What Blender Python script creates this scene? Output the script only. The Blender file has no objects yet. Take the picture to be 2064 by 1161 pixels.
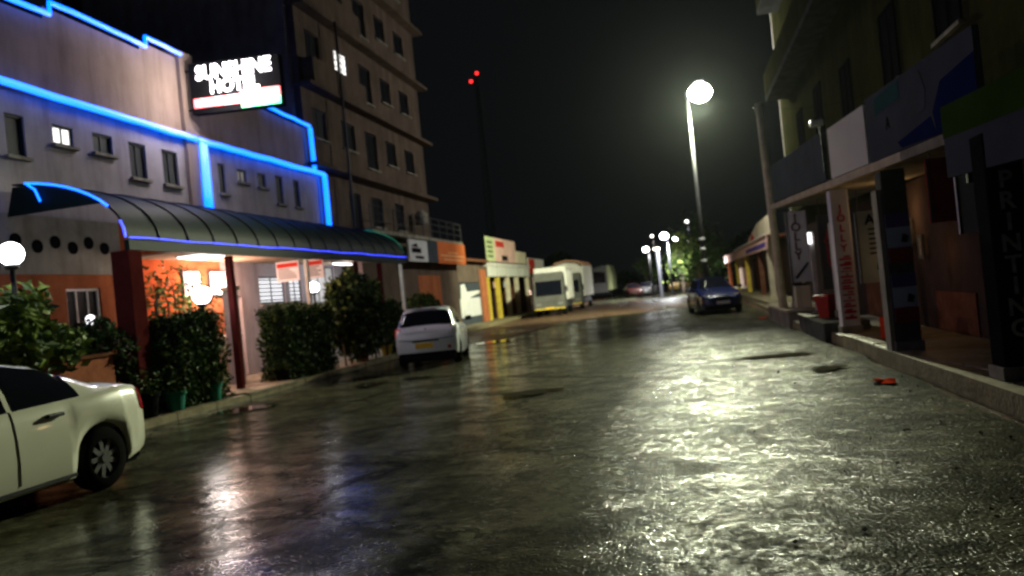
import bpy, bmesh, math, random
from mathutils import Vector, Matrix
R = math.radians
sc = bpy.context.scene
COL = sc.collection

# ------------------------------------------------------------------ camera, night sky, exposure
cam_d = bpy.data.cameras.new('camera')
cam = bpy.data.objects.new('camera', cam_d); COL.objects.link(cam); sc.camera = cam
cam_d.sensor_width = 36; cam_d.lens = 36 * 1600 / 2064
cam_d.clip_start = .05; cam_d.clip_end = 1500
yaw, pit, roll = math.atan(348.5 / 1600), math.atan(13 / 1600), .1
F = Vector((-math.sin(yaw) * math.cos(pit), math.cos(yaw) * math.cos(pit), math.sin(pit)))
Rt = Vector((math.cos(yaw), math.sin(yaw), 0)); Up = Rt.cross(F)
# image x axis / y axis expressed in world (picture is rolled: its top leans to the left of true vertical)
cx = Rt * math.cos(roll) - Up * math.sin(roll)
cy = Rt * math.sin(roll) + Up * math.cos(roll)
M = Matrix((cx, cy, -F)).transposed().to_4x4(); M.translation = Vector((0, 0, 1.6))
cam.matrix_world = M
cam_d.dof.use_dof = True; cam_d.dof.focus_distance = 4.0; cam_d.dof.aperture_fstop = 1.8

w = bpy.data.worlds.new('World'); sc.world = w; w.use_nodes = True
bg = w.node_tree.nodes['Background']
bg.inputs[0].default_value = (.75, .85, 1, 1); bg.inputs[1].default_value = .004
sc.view_settings.view_transform = 'Standard'; sc.view_settings.look = 'None'
sc.view_settings.exposure = 0; sc.view_settings.gamma = 1; sc.view_settings.use_curve_mapping = False
sc.cycles.sample_clamp_indirect = 3; sc.cycles.sample_clamp_direct = 0
sc.cycles.max_bounces = 6; sc.cycles.volume_bounces = 0
sc.cycles.caustics_reflective = False; sc.cycles.caustics_refractive = False
sc.cycles.use_denoising = True
sc.cycles.pixel_filter_type = 'BLACKMAN_HARRIS'; sc.cycles.filter_width = 2.0

# ------------------------------------------------------------------ materials
MT = {}
def nodes_of(name):
    m = bpy.data.materials.new(name); m.use_nodes = True; MT[name] = m
    nt = m.node_tree; return m, nt, nt.nodes['Principled BSDF']
def pm(name, col, rough=.6, metal=0, var=.18, scale=2.0, bump=0, bscale=30, spec=None, dirt=None, coat=0):
    m, nt, b = nodes_of(name)
    tc = nt.nodes.new('ShaderNodeTexCoord'); n = nt.nodes.new('ShaderNodeTexNoise')
    n.inputs['Scale'].default_value = scale; n.inputs['Detail'].default_value = 6; n.inputs['Roughness'].default_value = .65
    nt.links.new(tc.outputs['Object'], n.inputs['Vector'])
    r = nt.nodes.new('ShaderNodeValToRGB'); r.color_ramp.elements[0].position = .32; r.color_ramp.elements[1].position = .68
    d = dirt or tuple(c * (1 - var) for c in col)
    r.color_ramp.elements[0].color = (*d, 1); r.color_ramp.elements[1].color = (*[min(1, c * (1 + var * .6)) for c in col], 1)
    nt.links.new(n.outputs[0], r.inputs[0])
    if name.startswith(('plaster', 'concrete', 'paint_cream', 'paint_orange', 'paint_pale')):
        mp = nt.nodes.new('ShaderNodeMapping'); mp.inputs['Scale'].default_value = (1.5, 1.5, .2); nt.links.new(tc.outputs['Object'], mp.inputs[0])
        n3 = nt.nodes.new('ShaderNodeTexNoise'); n3.inputs['Scale'].default_value = 1.6; n3.inputs['Detail'].default_value = 8; n3.inputs['Roughness'].default_value = .7
        nt.links.new(mp.outputs[0], n3.inputs['Vector'])
        r3 = nt.nodes.new('ShaderNodeValToRGB'); r3.color_ramp.elements[0].position = .36; r3.color_ramp.elements[1].position = .56
        r3.color_ramp.elements[0].color = (.42, .39, .34, 1); r3.color_ramp.elements[1].color = (1, 1, 1, 1); nt.links.new(n3.outputs[0], r3.inputs[0])
        mx = nt.nodes.new('ShaderNodeMix'); mx.data_type = 'RGBA'; mx.blend_type = 'MULTIPLY'; mx.inputs[0].default_value = .45
        nt.links.new(r.outputs[0], mx.inputs[6]); nt.links.new(r3.outputs[0], mx.inputs[7]); nt.links.new(mx.outputs[2], b.inputs['Base Color'])
    else: nt.links.new(r.outputs[0], b.inputs['Base Color'])
    if spec is None: spec = .5 if rough < .45 else .15 if rough < .6 else 0
    b.inputs['Roughness'].default_value = rough; b.inputs['Metallic'].default_value = metal
    b.inputs['Specular IOR Level'].default_value = spec; b.inputs['Coat Weight'].default_value = coat
    if bump:
        n2 = nt.nodes.new('ShaderNodeTexNoise'); n2.inputs['Scale'].default_value = bscale; n2.inputs['Detail'].default_value = 5
        nt.links.new(tc.outputs['Object'], n2.inputs['Vector'])
        bp = nt.nodes.new('ShaderNodeBump'); bp.inputs['Strength'].default_value = bump; bp.inputs['Distance'].default_value = .02
        nt.links.new(n2.outputs[0], bp.inputs['Height']); nt.links.new(bp.outputs[0], b.inputs['Normal'])
    return m
def em(name, col, s, base=(.5, .5, .5)):
    m, nt, b = nodes_of(name)
    b.inputs['Base Color'].default_value = (*base, 1)
    b.inputs['Emission Color'].default_value = (*col, 1); b.inputs['Emission Strength'].default_value = s
    return m

def wet(name, col, rlo, rhi, bumpd, brown=None, split=None, spec=.5):
    """wet ground: colour patches, roughness patches (water lying in the low places), stony relief"""
    m, nt, b = nodes_of(name); L = nt.links.new; N = nt.nodes.new
    tc = N('ShaderNodeTexCoord')
    big = N('ShaderNodeTexNoise'); big.inputs['Scale'].default_value = .33; big.inputs['Detail'].default_value = 5
    mid = N('ShaderNodeTexNoise'); mid.inputs['Scale'].default_value = 5.0; mid.inputs['Detail'].default_value = 7; mid.inputs['Roughness'].default_value = .7
    vor = N('ShaderNodeTexVoronoi'); vor.inputs['Scale'].default_value = 34
    fine = N('ShaderNodeTexNoise'); fine.inputs['Scale'].default_value = 62; fine.inputs['Detail'].default_value = 4
    for t in (big, mid, vor, fine): L(tc.outputs['Object'], t.inputs['Vector'])
    r = N('ShaderNodeValToRGB'); r.color_ramp.elements[0].position = .35; r.color_ramp.elements[1].position = .68
    r.color_ramp.elements[0].color = (*[c * .35 for c in col], 1); r.color_ramp.elements[1].color = (*[c * 1.9 for c in (brown or col)], 1)
    L(mid.outputs[0], r.inputs[0])
    if split:
        wv = N('ShaderNodeVectorMath'); wv.operation = 'MULTIPLY_ADD'; wv.inputs[1].default_value = (.9, .9, 0)
        L(mid.outputs['Color'], wv.inputs[0]); L(tc.outputs['Object'], wv.inputs[2])
        ck = N('ShaderNodeTexVoronoi'); ck.feature = 'DISTANCE_TO_EDGE'; ck.inputs['Scale'].default_value = .42; L(wv.outputs[0], ck.inputs['Vector'])
        cr = N('ShaderNodeMapRange'); cr.inputs['From Min'].default_value = .004; cr.inputs['From Max'].default_value = .02; cr.inputs['To Min'].default_value = .25; L(ck.outputs['Distance'], cr.inputs['Value'])
        bl = N('ShaderNodeTexNoise'); bl.inputs['Scale'].default_value = 1.3; bl.inputs['Detail'].default_value = 9; bl.inputs['Roughness'].default_value = .68; bl.inputs['Distortion'].default_value = .6
        L(tc.outputs['Object'], bl.inputs['Vector'])
        bm = N('ShaderNodeMapRange'); bm.inputs['From Min'].default_value = .42; bm.inputs['From Max'].default_value = .60; bm.inputs['To Min'].default_value = .3; L(bl.outputs[0], bm.inputs['Value'])
        wear = N('ShaderNodeMath'); wear.operation = 'MULTIPLY'; L(cr.outputs[0], wear.inputs[0]); L(bm.outputs[0], wear.inputs[1]); cr = wear
        cm = N('ShaderNodeMix'); cm.data_type = 'RGBA'; cm.blend_type = 'MULTIPLY'; cm.inputs[0].default_value = 1; L(r.outputs[0], cm.inputs[6]); L(cr.outputs[0], cm.inputs[7]); L(cm.outputs[2], b.inputs['Base Color'])
    else: L(r.outputs[0], b.inputs['Base Color'])
    rr = N('ShaderNodeMapRange'); rr.inputs['From Min'].default_value = .36; rr.inputs['From Max'].default_value = .62
    rr.inputs['To Min'].default_value = rlo; rr.inputs['To Max'].default_value = rhi
    fac = big.outputs[0]
    if split:      # newer smooth asphalt carrying a water film on the hotel side, stony worn surface on the other
        sp = N('ShaderNodeSeparateXYZ'); L(tc.outputs['Object'], sp.inputs[0])
        mr = N('ShaderNodeMapRange'); mr.inputs['From Min'].default_value = split[0]; mr.inputs['From Max'].default_value = split[1]
        mr.inputs['To Min'].default_value = .28; mr.inputs['To Max'].default_value = .62
        ad = N('ShaderNodeMath'); ad.operation = 'MULTIPLY_ADD'; ad.inputs[1].default_value = .3; ad.use_clamp = True
        su = N('ShaderNodeMath'); su.operation = 'SUBTRACT'; su.inputs[1].default_value = .15
        L(sp.outputs['X'], mr.inputs['Value']); L(big.outputs[0], ad.inputs[0]); L(mr.outputs[0], ad.inputs[2]); L(ad.outputs[0], su.inputs[0]); fac = su.outputs[0]
    L(fac, rr.inputs['Value']); L(rr.outputs[0], b.inputs['Roughness'])
    hs = N('ShaderNodeMapRange'); hs.inputs['From Min'].default_value = .38; hs.inputs['From Max'].default_value = .62
    hs.inputs['To Min'].default_value = .15; hs.inputs['To Max'].default_value = 1.0
    L(fac, hs.inputs['Value'])
    a1 = N('ShaderNodeMath'); a1.operation = 'MULTIPLY_ADD'; a1.inputs[1].default_value = .9
    vh = N('ShaderNodeMath'); vh.operation = 'MULTIPLY'; sepc = N('ShaderNodeSeparateColor'); L(vor.outputs['Color'], sepc.inputs[0])
    vi = N('ShaderNodeMath'); vi.operation = 'SUBTRACT'; vi.inputs[0].default_value = .9; L(vor.outputs['Distance'], vi.inputs[1]); L(sepc.outputs[0], vh.inputs[0]); L(vi.outputs[0], vh.inputs[1])
    L(mid.outputs[0], a1.inputs[0]); L(vh.outputs[0], a1.inputs[2])
    a2 = N('ShaderNodeMath'); a2.operation = 'MULTIPLY_ADD'; a2.inputs[1].default_value = .45
    L(fine.outputs[0], a2.inputs[0]); L(a1.outputs[0], a2.inputs[2])
    bp = N('ShaderNodeBump'); bp.inputs['Distance'].default_value = bumpd
    L(hs.outputs[0], bp.inputs['Strength']); L(a2.outputs[0], bp.inputs['Height']); L(bp.outputs[0], b.inputs['Normal'])
    # stones stand dry above the water film in places
    vs = N('ShaderNodeTexVoronoi'); vs.inputs['Scale'].default_value = 17; L(tc.outputs['Object'], vs.inputs['Vector'])
    pat = N('ShaderNodeTexNoise'); pat.inputs['Scale'].default_value = 3.2; pat.inputs['Detail'].default_value = 8; pat.inputs['Roughness'].default_value = .75
    L(tc.outputs['Object'], pat.inputs['Vector'])
    mm = N('ShaderNodeMath'); mm.operation = 'MULTIPLY_ADD'; mm.inputs[1].default_value = .35; L(vs.outputs['Distance'], mm.inputs[0]); L(pat.outputs[0], mm.inputs[2])
    m2 = N('ShaderNodeMath'); m2.operation = 'MULTIPLY_ADD'; m2.inputs[1].default_value = -1.1; L(fac, m2.inputs[0]); m2.inputs[2].default_value = .62 * 1.1
    m3 = N('ShaderNodeMath'); m3.operation = 'MULTIPLY_ADD'; m3.inputs[1].default_value = .35; L(fine.outputs[0], m3.inputs[0]); L(mm.outputs[0], m3.inputs[2])
    m4 = N('ShaderNodeMath'); m4.operation = 'ADD'; L(m2.outputs[0], m4.inputs[0]); L(m3.outputs[0], m4.inputs[1]); mm = m4
    sm = N('ShaderNodeMapRange'); sm.inputs['From Min'].default_value = .78; sm.inputs['From Max'].default_value = 1.12
    sm.inputs['To Min'].default_value = 0; sm.inputs['To Max'].default_value = spec; L(mm.outputs[0], sm.inputs['Value']); cw = sm
    if split: cw = N('ShaderNodeMath'); cw.operation = 'MULTIPLY'; L(sm.outputs[0], cw.inputs[0]); L(wear.outputs[0], cw.inputs[1])
    L(cw.outputs[0], b.inputs['Coat Weight'])
    b.inputs['Coat IOR'].default_value = 1.33; L(bp.outputs[0], b.inputs['Coat Normal'])
    cr_ = N('ShaderNodeMapRange'); cr_.inputs['From Min'].default_value = .36; cr_.inputs['From Max'].default_value = .62
    cr_.inputs['To Min'].default_value = .07; cr_.inputs['To Max'].default_value = .17; L(fac, cr_.inputs['Value']); L(cr_.outputs[0], b.inputs['Coat Roughness'])
    b.inputs['Specular IOR Level'].default_value = .004
    return m
wet('wet_asphalt', (.080, .078, .046), .52, .62, .0145, spec=1.0, split=(-4.2 + 3.07, 1.0 + 3.07))
wet('wet_mud', (.10, .06, .038), .25, .6, .06)
m = pm('water', (.03, .026, .02), .035, 0, .3, 3, .06, 5, spec=.8)

pm('plaster_beige', (.36, .27, .22), .85, 0, .14, 1.2, .25, 25)
pm('plaster_white', (.46, .42, .45), .85, 0, .14, 1.4, .25, 25)
pm('plaster_grey', (.33, .31, .27), .9, 0, .25, 1.6, .3, 18)
pm('plaster_brown', (.145, .108, .085), .9, 0, .3, .8, .3, 14)
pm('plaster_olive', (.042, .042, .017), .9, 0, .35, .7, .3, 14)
pm('paint_orange', (.42, .14, .065), .78, 0, .2, 2, .1, 12)
pm('paint_deep_orange', (.50, .10, .035), .78, 0, .3, 2, .1, 12)
pm('paint_maroon', (.075, .014, .014), .78, 0, .3, 3, .1, 20)
pm('paint_yellow', (.55, .40, .06), .78, 0, .3, 3, .1, 20)
pm('paint_cream', (.62, .55, .40), .7, 0, .2, 2, .1, 20)
pm('paint_pale', (.66, .63, .58), .78, 0, .22, 3, .1, 20)
pm('concrete', (.30, .28, .23), .8, 0, .3, 2.5, .5, 20)
pm('concrete_dark', (.09, .09, .085), .7, 0, .3, 2.5, .5, 20)
pm('tar', (.05, .048, .032), .9, 0, .6, 5, 1.0, 40)
pm('gravel_stone', (.09, .085, .06), .8, 0, .5, 3)
pm('kerb_concrete', (.20, .17, .10), .55, 0, .45, 3, .6, 16)
pm('floor_tile', (.42, .31, .22), .45, 0, .15, 4, .1, 20)
pm('dark_glass', (.012, .013, .017), .4, 0, .2, 3, spec=.15)
pm('car_glass', (.006, .007, .012), .06, 0, .2, 3, spec=.7)
pm('frame_metal', (.10, .10, .10), .6, .2, .2, 6)
pm('dark_metal', (.04, .04, .045), .5, .5, .2, 6)
pm('pole_metal', (.42, .42, .38), .5, .3, .25, 3)
pm('wood_pole', (.74, .66, .46), .75, 0, .3, 4, .4, 20)
pm('rust_brown', (.14, .06, .035), .7, 0, .35, 3, .3, 20)
pm('awning_green', (.004, .018, .015), .59, 0, .3, 1.2, .15, 4)
pm('awning_under', (.30, .24, .18), .6, 0, .15, 2)
pm('unlit_pane', (.012, .012, .014), .9, 0, .2, 4)
pm('wall_dark', (.055, .04, .034), .9, 0, .3, 1.5, .3, 14)
pm('blackish', (.012, .012, .013), .6, 0, .2, 4)
pm('rubber', (.012, .012, .012), .75, 0, .2, 8)
pm('alloy', (.16, .16, .165), .4, .8, .15, 8)
pm('car_pearl', (.72, .72, .58), .32, 0, .04, 2, coat=.8)
pm('car_white', (.78, .82, .86), .32, 0, .05, 2, coat=.8)
pm('car_blue', (.012, .02, .10), .25, 0, .1, 2, coat=.9)
pm('car_red_dark', (.06, .014, .012), .3, 0, .1, 2, coat=.6)
pm('car_yellow', (.16, .11, .03), .4, 0, .1, 2)
pm('car_grey', (.14, .14, .15), .3, .2, .1, 2, coat=.6)
pm('truck_white', (.62, .60, .57), .5, 0, .2, 1.5)
pm('truck_shaded', (.11, .108, .10), .75, 0, .25, 1.5)  # cab colour darkened to carry the shade on the truck fronts
pm('canvas_orange', (.62, .34, .22), .75, 0, .2, 1.2, .3, 8)
pm('plate_yellow', (.75, .48, .04), .4, 0, .05, 3)
pm('plate_white', (.8, .8, .78), .35, 0, .05, 3)
pm('chrome', (.75, .75, .75), .12, 1, .05, 3)
pm('lens_red', (.42, .006, .01), .12, 0, .1, 3, spec=.9)
pm('lens_clear', (.5, .5, .48), .08, .6, .1, 3, spec=.9)
pm('lens_amber', (.6, .40, .10), .12, 0, .1, 3, spec=.9)
pm('sign_white', (.66, .65, .67), .75, 0, .12, 1.5)
pm('sign_white_bright', (.62, .62, .56), .75, 0, .06, 1.5)
pm('sign_grey', (.065, .075, .09), .75, 0, .2, 1.2)
pm('sign_greygreen', (.36, .42, .38), .75, 0, .2, 1.2)
pm('sign_blue', (.008, .012, .07), .75, 0, .15, 1)
pm('sign_lightblue', (.42, .54, .70), .75, 0, .15, 1)
pm('sign_purple', (.10, .07, .26), .75, 0, .2, 1)
pm('sign_teal', (.03, .08, .075), .75, 0, .15, 1)
pm('sign_green', (.03, .06, .01), .75, 0, .2, 1)
pm('sign_palegreen', (.50, .55, .30), .75, 0, .2, 1)
pm('sign_pink', (.66, .42, .36), .75, 0, .2, 1)
pm('sign_red', (.48, .04, .03), .75, 0, .15, 2)
pm('sign_maroon', (.22, .02, .025), .75, 0, .2, 2)
pm('sign_orange', (.68, .18, .06), .75, 0, .12, 1.5)
pm('sign_peach', (.80, .42, .20), .75, 0, .12, 1.5)
pm('ink_black', (.015, .012, .015), .6, 0, .2, 3)
pm('ink_wine', (.13, .02, .035), .6, 0, .2, 3)
pm('ink_red', (.45, .03, .05), .6, 0, .2, 3)
pm('ink_white', (.36, .38, .36), .7, 0, .35, 9)
pm('plastic_red', (.34, .02, .015), .45, 0, .2, 4)
pm('plastic_orange', (.5, .045, .015), .8, 0, .2, 4)
pm('plastic_teal', (.02, .20, .14), .45, 0, .2, 4)
pm('leaf_dark', (.030, .056, .020), .6, 0, .3, 8)
pm('leaf_mid', (.06, .105, .03), .55, 0, .3, 8)
pm('leaf_light', (.20, .27, .06), .5, 0, .25, 8)
pm('leaf_wine', (.09, .03, .035), .5, 0, .25, 8)
pm('bark', (.10, .08, .06), .9, 0, .3, 6, .5, 20)
pm('terracotta', (.33, .12, .07), .8, 0, .25, 5, .3, 20)

em('neon_cyan', (0.0, .48, 4.6), 1.1)
em('neon_violet', (.06, .14, 3), 1.1)
em('neon_mint', (.05, .85, .5), 1.1)
em('led_white', (1, .95, .98), 8)
em('led_red', (1, .10, .10), 5.0)
em('led_green', (.02, 1, .40), 4.0)
em('globe_glow', (.92, .97, 1), 22)
em('globe_warm', (1, .93, .88), 22)
em('panel_glow', (1, .66, .56), 5)
em('lamp_glow', (1, 1, .92), 260)
em('far_lamp_glow', (.95, .97, 1), 60)
em('far_lamp_dim', (1, .95, .85), 7)
em('window_lit', (1, .97, .93), 2.2)
em('window_soft', (1, .93, .85), .16)
em('window_bright', (.95, .95, 1), 1.0)
em('window_warm', (1, .62, .30), .45)
em('tube_glow', (1, .97, 1), 3.0)
em('mast_red', (1, .02, .02), 4)
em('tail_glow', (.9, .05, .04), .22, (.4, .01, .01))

# ------------------------------------------------------------------ building helpers
WL = {}
def tagp(o, label=None, cat=None, group=None, kind=None):
    if label: o['label'] = label
    if cat: o['category'] = cat
    if group: o['group'] = group
    if kind: o['kind'] = kind
    return o
def thing(name, loc, label, cat, group=None):
    o = bpy.data.objects.new(name, None); COL.objects.link(o); o.location = loc; o.empty_display_size = .2
    WL[o] = Vector(loc); return tagp(o, label, cat, group)
class MB:
    def __init__(s): s.v = []; s.f = []; s.mi = []; s.m = 0
    def add(s, vs, fs, m=None):
        n = len(s.v); s.v += [tuple(p) for p in vs]; s.f += [tuple(i + n for i in f) for f in fs]
        s.mi += [s.m if m is None else m] * len(fs); return s
    def box(s, x0, x1, y0, y1, z0, z1, m=None):
        if x0 > x1: x0, x1 = x1, x0
        if y0 > y1: y0, y1 = y1, y0
        if z0 > z1: z0, z1 = z1, z0
        v = [(x, y, z) for x in (x0, x1) for y in (y0, y1) for z in (z0, z1)]
        return s.add(v, [(0, 1, 3, 2), (4, 6, 7, 5), (0, 4, 5, 1), (2, 3, 7, 6), (0, 2, 6, 4), (1, 5, 7, 3)], m)
    def hexa(s, p, m=None):       # 4 bottom points (ccw from above), 4 top points
        return s.add(p, [(3, 2, 1, 0), (4, 5, 6, 7), (0, 1, 5, 4), (1, 2, 6, 5), (2, 3, 7, 6), (3, 0, 4, 7)], m)
    def slab(s, pts, thick, m=None):   # planar polygon thickened along vector
        n = len(pts); t = Vector(thick); q = [Vector(p) + t for p in pts]
        return s.add(list(map(Vector, pts)) + q, [tuple(range(n))[::-1], tuple(range(n, 2 * n))] + [(i, (i + 1) % n, n + (i + 1) % n, n + i) for i in range(n)], m)
    def tube(s, pts, r, n=8, m=None, cap=True):
        pts = [Vector(p) for p in pts]; rs = r if isinstance(r, (list, tuple)) else [r] * len(pts)
        base = []; prev = None
        for i, p in enumerate(pts):
            d = (pts[min(i + 1, len(pts) - 1)] - pts[max(i - 1, 0)]).normalized()
            a = (Vector((0, 0, 1)) if abs(d.z) < .9 else Vector((1, 0, 0)))
            if prev is None: u = d.cross(a).normalized()
            else: u = (prev - d * prev.dot(d)).normalized()
            prev = u; q = d.cross(u)
            base += [p + (u * math.cos(2 * math.pi * k / n) + q * math.sin(2 * math.pi * k / n)) * rs[i] for k in range(n)]
        fs = [(i * n + k, i * n + (k + 1) % n, (i + 1) * n + (k + 1) % n, (i + 1) * n + k) for i in range(len(pts) - 1) for k in range(n)]
        if cap: fs += [tuple(range(n))[::-1], tuple((len(pts) - 1) * n + k for k in range(n))]
        return s.add(base, fs, m)
    def lathe(s, c, prof, n=16, axis='z', m=None, cap=True):   # prof: (r, h)
        v = []
        for r, h in prof:
            for k in range(n):
                a = 2 * math.pi * k / n; x, y = r * math.cos(a), r * math.sin(a)
                v.append(Vector(c) + (Vector((x, y, h)) if axis == 'z' else Vector((x, h, y)) if axis == 'y' else Vector((h, x, y))))
        fs = [(i * n + k, i * n + (k + 1) % n, (i + 1) * n + (k + 1) % n, (i + 1) * n + k) for i in range(len(prof) - 1) for k in range(n)]
        if cap: fs += [tuple(range(n))[::-1], tuple((len(prof) - 1) * n + k for k in range(n))]
        return s.add(v, fs, m)
    def build(s, name, mats, parent=None, smooth=False, bevel=0, label=None, recalc=True):
        me = bpy.data.meshes.new(name)
        if not isinstance(mats, (list, tuple)): mats = [mats]
        lo = Vector([min(p[i] for p in s.v) for i in range(3)]); hi = Vector([max(p[i] for p in s.v) for i in range(3)])
        c = (lo + hi) / 2; c.z = lo.z
        me.from_pydata([tuple(Vector(p) - c) for p in s.v], [], s.f)
        for mm in mats: me.materials.append(MT[mm])
        me.polygons.foreach_set('material_index', s.mi)
        if smooth: me.polygons.foreach_set('use_smooth', [True] * len(s.f))
        if recalc:
            b = bmesh.new(); b.from_mesh(me); bmesh.ops.recalc_face_normals(b, faces=b.faces); b.to_mesh(me); b.free()
        me.update()
        o = bpy.data.objects.new(name, me); COL.objects.link(o); WL[o] = c.copy()
        if parent is not None: o.parent = parent; o.location = c - WL[parent]
        else: o.location = c
        if bevel:
            bv = o.modifiers.new('bevel', 'BEVEL'); bv.width = bevel; bv.segments = 2; bv.limit_method = 'ANGLE'
        if label: o['label'] = label
        return o
def place(o, c, parent):        # share a mesh between alike pieces
    q = bpy.data.objects.new(o.name.split('.')[0], o.data); COL.objects.link(q); WL[q] = Vector(c)
    q.parent = parent; q.location = Vector(c) - (WL[parent] if parent else Vector()); return q
def structure(o): o['kind'] = 'structure'; return o
def text(name, s, mt, size, loc, facing, parent, ext=.006, sx=1, align='CENTER', bold=0, lh=1):
    cu = bpy.data.curves.new(name, 'FONT'); cu.body = s; cu.size = size; cu.extrude = ext; cu.align_x = align; cu.align_y = 'CENTER'
    cu.offset = bold; cu.space_line = lh; cu.materials.append(MT[mt]); cu.resolution_u = 3
    tmp = bpy.data.objects.new(name, cu); COL.objects.link(tmp)
    me = bpy.data.meshes.new_from_object(tmp.evaluated_get(bpy.context.evaluated_depsgraph_get()))
    COL.objects.unlink(tmp); bpy.data.objects.remove(tmp)
    if not me.materials: me.materials.append(MT[mt])
    o = bpy.data.objects.new(name, me); COL.objects.link(o)
    o.parent = parent; o.location = Vector(loc) - WL[parent]; WL[o] = Vector(loc)
    o.rotation_euler = {'+X': (R(90), 0, R(90)), '-X': (R(90), 0, R(-90)), '-Y': (R(90), 0, 0)}.get(facing, facing)
    o.scale = (sx, 1, 1); return o
def lamp(name, loc, energy, col, r=.15, kind='POINT', rot=(0, 0, 0), spot=None, blend=.5, parent=None):
    l = bpy.data.lights.new(name, kind); l.energy = energy; l.color = col
    if kind != 'AREA': l.shadow_soft_size = r
    if spot: l.spot_size = R(spot); l.spot_blend = blend
    o = bpy.data.objects.new(name, l); COL.objects.link(o)
    o.location = Vector(loc) - (WL[parent] if parent else Vector()); o.rotation_euler = rot
    if parent: o.parent = parent
    return o

def leafcloud(mb, pts, size, rnd, nm=3, flat=.0):
    """one folded leaf per point"""
    for p in pts:
        a = Vector((rnd.gauss(0, 1), rnd.gauss(0, 1), rnd.gauss(0, .8))).normalized()
        b = a.cross(Vector((rnd.gauss(0, 1), rnd.gauss(0, 1), rnd.gauss(0, 1)))).normalized()
        s = size * rnd.uniform(.6, 1.3); p = Vector(p)
        k = rnd.random(); mi = 0 if k < .45 else 1 if k < .85 else min(2, nm - 1)
        n = a.cross(b) * s * .18
        mb.add([p - a * s, p + b * s * .42 + n, p + a * s, p - b * s * .42 + n], [(0, 1, 2), (0, 2, 3)], mi)

def opening_wall(mb, X0, X1, y0, y1, z0, z1, ops, m=None):
    """wall slab between X0..X1 along Y with rectangular openings (ya,yb,za,zb)"""
    ys = sorted({y0, y1, *[o[0] for o in ops], *[o[1] for o in ops]}); ys = [y for y in ys if y0 <= y <= y1]
    for a, b in zip(ys, ys[1:]):
        mid = (a + b) / 2; cuts = sorted([(o[2], o[3]) for o in ops if o[0] < mid < o[1]]); z = z0
        for c, d in cuts:
            if c > z: mb.box(X0, X1, a, b, z, c, m)
            z = max(z, d)
        if z < z1: mb.box(X0, X1, a, b, z, z1, m)
def frame_window(parent, face, y0, y1, z0, z1, pane='dark_glass', frame='dark_metal', slats=0, bars=1, sill=True, sgn=1, depth=.09, label=None):
    """window in a wall whose outer plane is X=face, outside towards sgn*X"""
    f = face - sgn * depth; t = .05; mb = MB(); g = sgn * .05
    mb.box(f, f + g, y0, y1, z0, z0 + t); mb.box(f, f + g, y0, y1, z1 - t, z1)
    mb.box(f, f + g, y0, y0 + t, z0 + t, z1 - t); mb.box(f, f + g, y1 - t, y1, z0 + t, z1 - t)
    for k in range(bars):
        y = y0 + (y1 - y0) * (k + 1) / (bars + 1); mb.box(f, f + g * .8, y - .02, y + .02, z0 + t, z1 - t)
    w_ = mb.build('window', frame, parent, label=label)
    MB().box(f + g * .2, f + g * .4, y0 + t, y1 - t, z0 + t, z1 - t).build('pane', pane, w_)
    if slats:
        h = (z1 - z0 - 2 * t) / slats; first = None
        for k in range(slats):
            zc = z0 + t + h * (k + .5)
            if first is None:
                first = MB().hexa([(f + g * .7, y0 + t, zc), (f + g * 1.3, y0 + t, zc - h * .18), (f + g * 1.3, y1 - t, zc - h * .18), (f + g * .7, y1 - t, zc),
                                   (f + g * .7, y0 + t, zc + h * .18), (f + g * 1.3, y0 + t, zc), (f + g * 1.3, y1 - t, zc), (f + g * .7, y1 - t, zc + h * .18)]).build('slat', frame, w_)
                c0 = WL[first]
            else: place(first, c0 + Vector((0, 0, h * k)), w_)
    if sill: MB().box(face + sgn * .002, face + sgn * .09, y0 - .06, y1 + .06, z0 - .07, z0 - .003).build('sill', 'concrete', w_)
    return w_

# ------------------------------------------------------------------ GROUND, ROAD, PAVEMENTS
rnd = random.Random(3)
structure(MB().box(-130, 130, -25, 250, -.6, -.06).build('ground', 'wet_mud'))
def sheet(name, mt, x0, x1, y0, y1, z, amp, step=.5, edge=None):
    nx = max(2, int((x1 - x0) / step)); ny = int((y1 - y0) / step); v = []; f = []
    from mathutils import noise
    for j in range(ny + 1):
        for i in range(nx + 1):
            x = x0 + (x1 - x0) * i / nx; y = y0 + (y1 - y0) * j / ny
            if edge and i in (0, nx): x += edge * noise.noise(Vector((x, y * .6, 3)))
            v.append((x, y, z + amp * noise.noise(Vector((x * .55, y * .55, 1))) + amp * .5 * noise.noise(Vector((x * 1.9, y * 1.9, 5)))))
    f = [(j * (nx + 1) + i, j * (nx + 1) + i + 1, (j + 1) * (nx + 1) + i + 1, (j + 1) * (nx + 1) + i) for j in range(ny) for i in range(nx)]
    mb = MB(); mb.add(v, f); return structure(mb.build(name, mt, smooth=True, recalc=False))
sheet('road', 'wet_asphalt', -8.9, 2.75, -8, 150, 0, .012, .5, .12)
sheet('dirt_verge', 'wet_mud', -12.3, -8.6, -8, 34, -.022, .01, .5)
sheet('dirt_lot', 'wet_mud', -16, -8.5, 34, 150, -.02, .012, .7)
sheet('dirt_yard', 'wet_mud', 2.4, 12, 26, 150, -.03, .012, .7)
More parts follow.
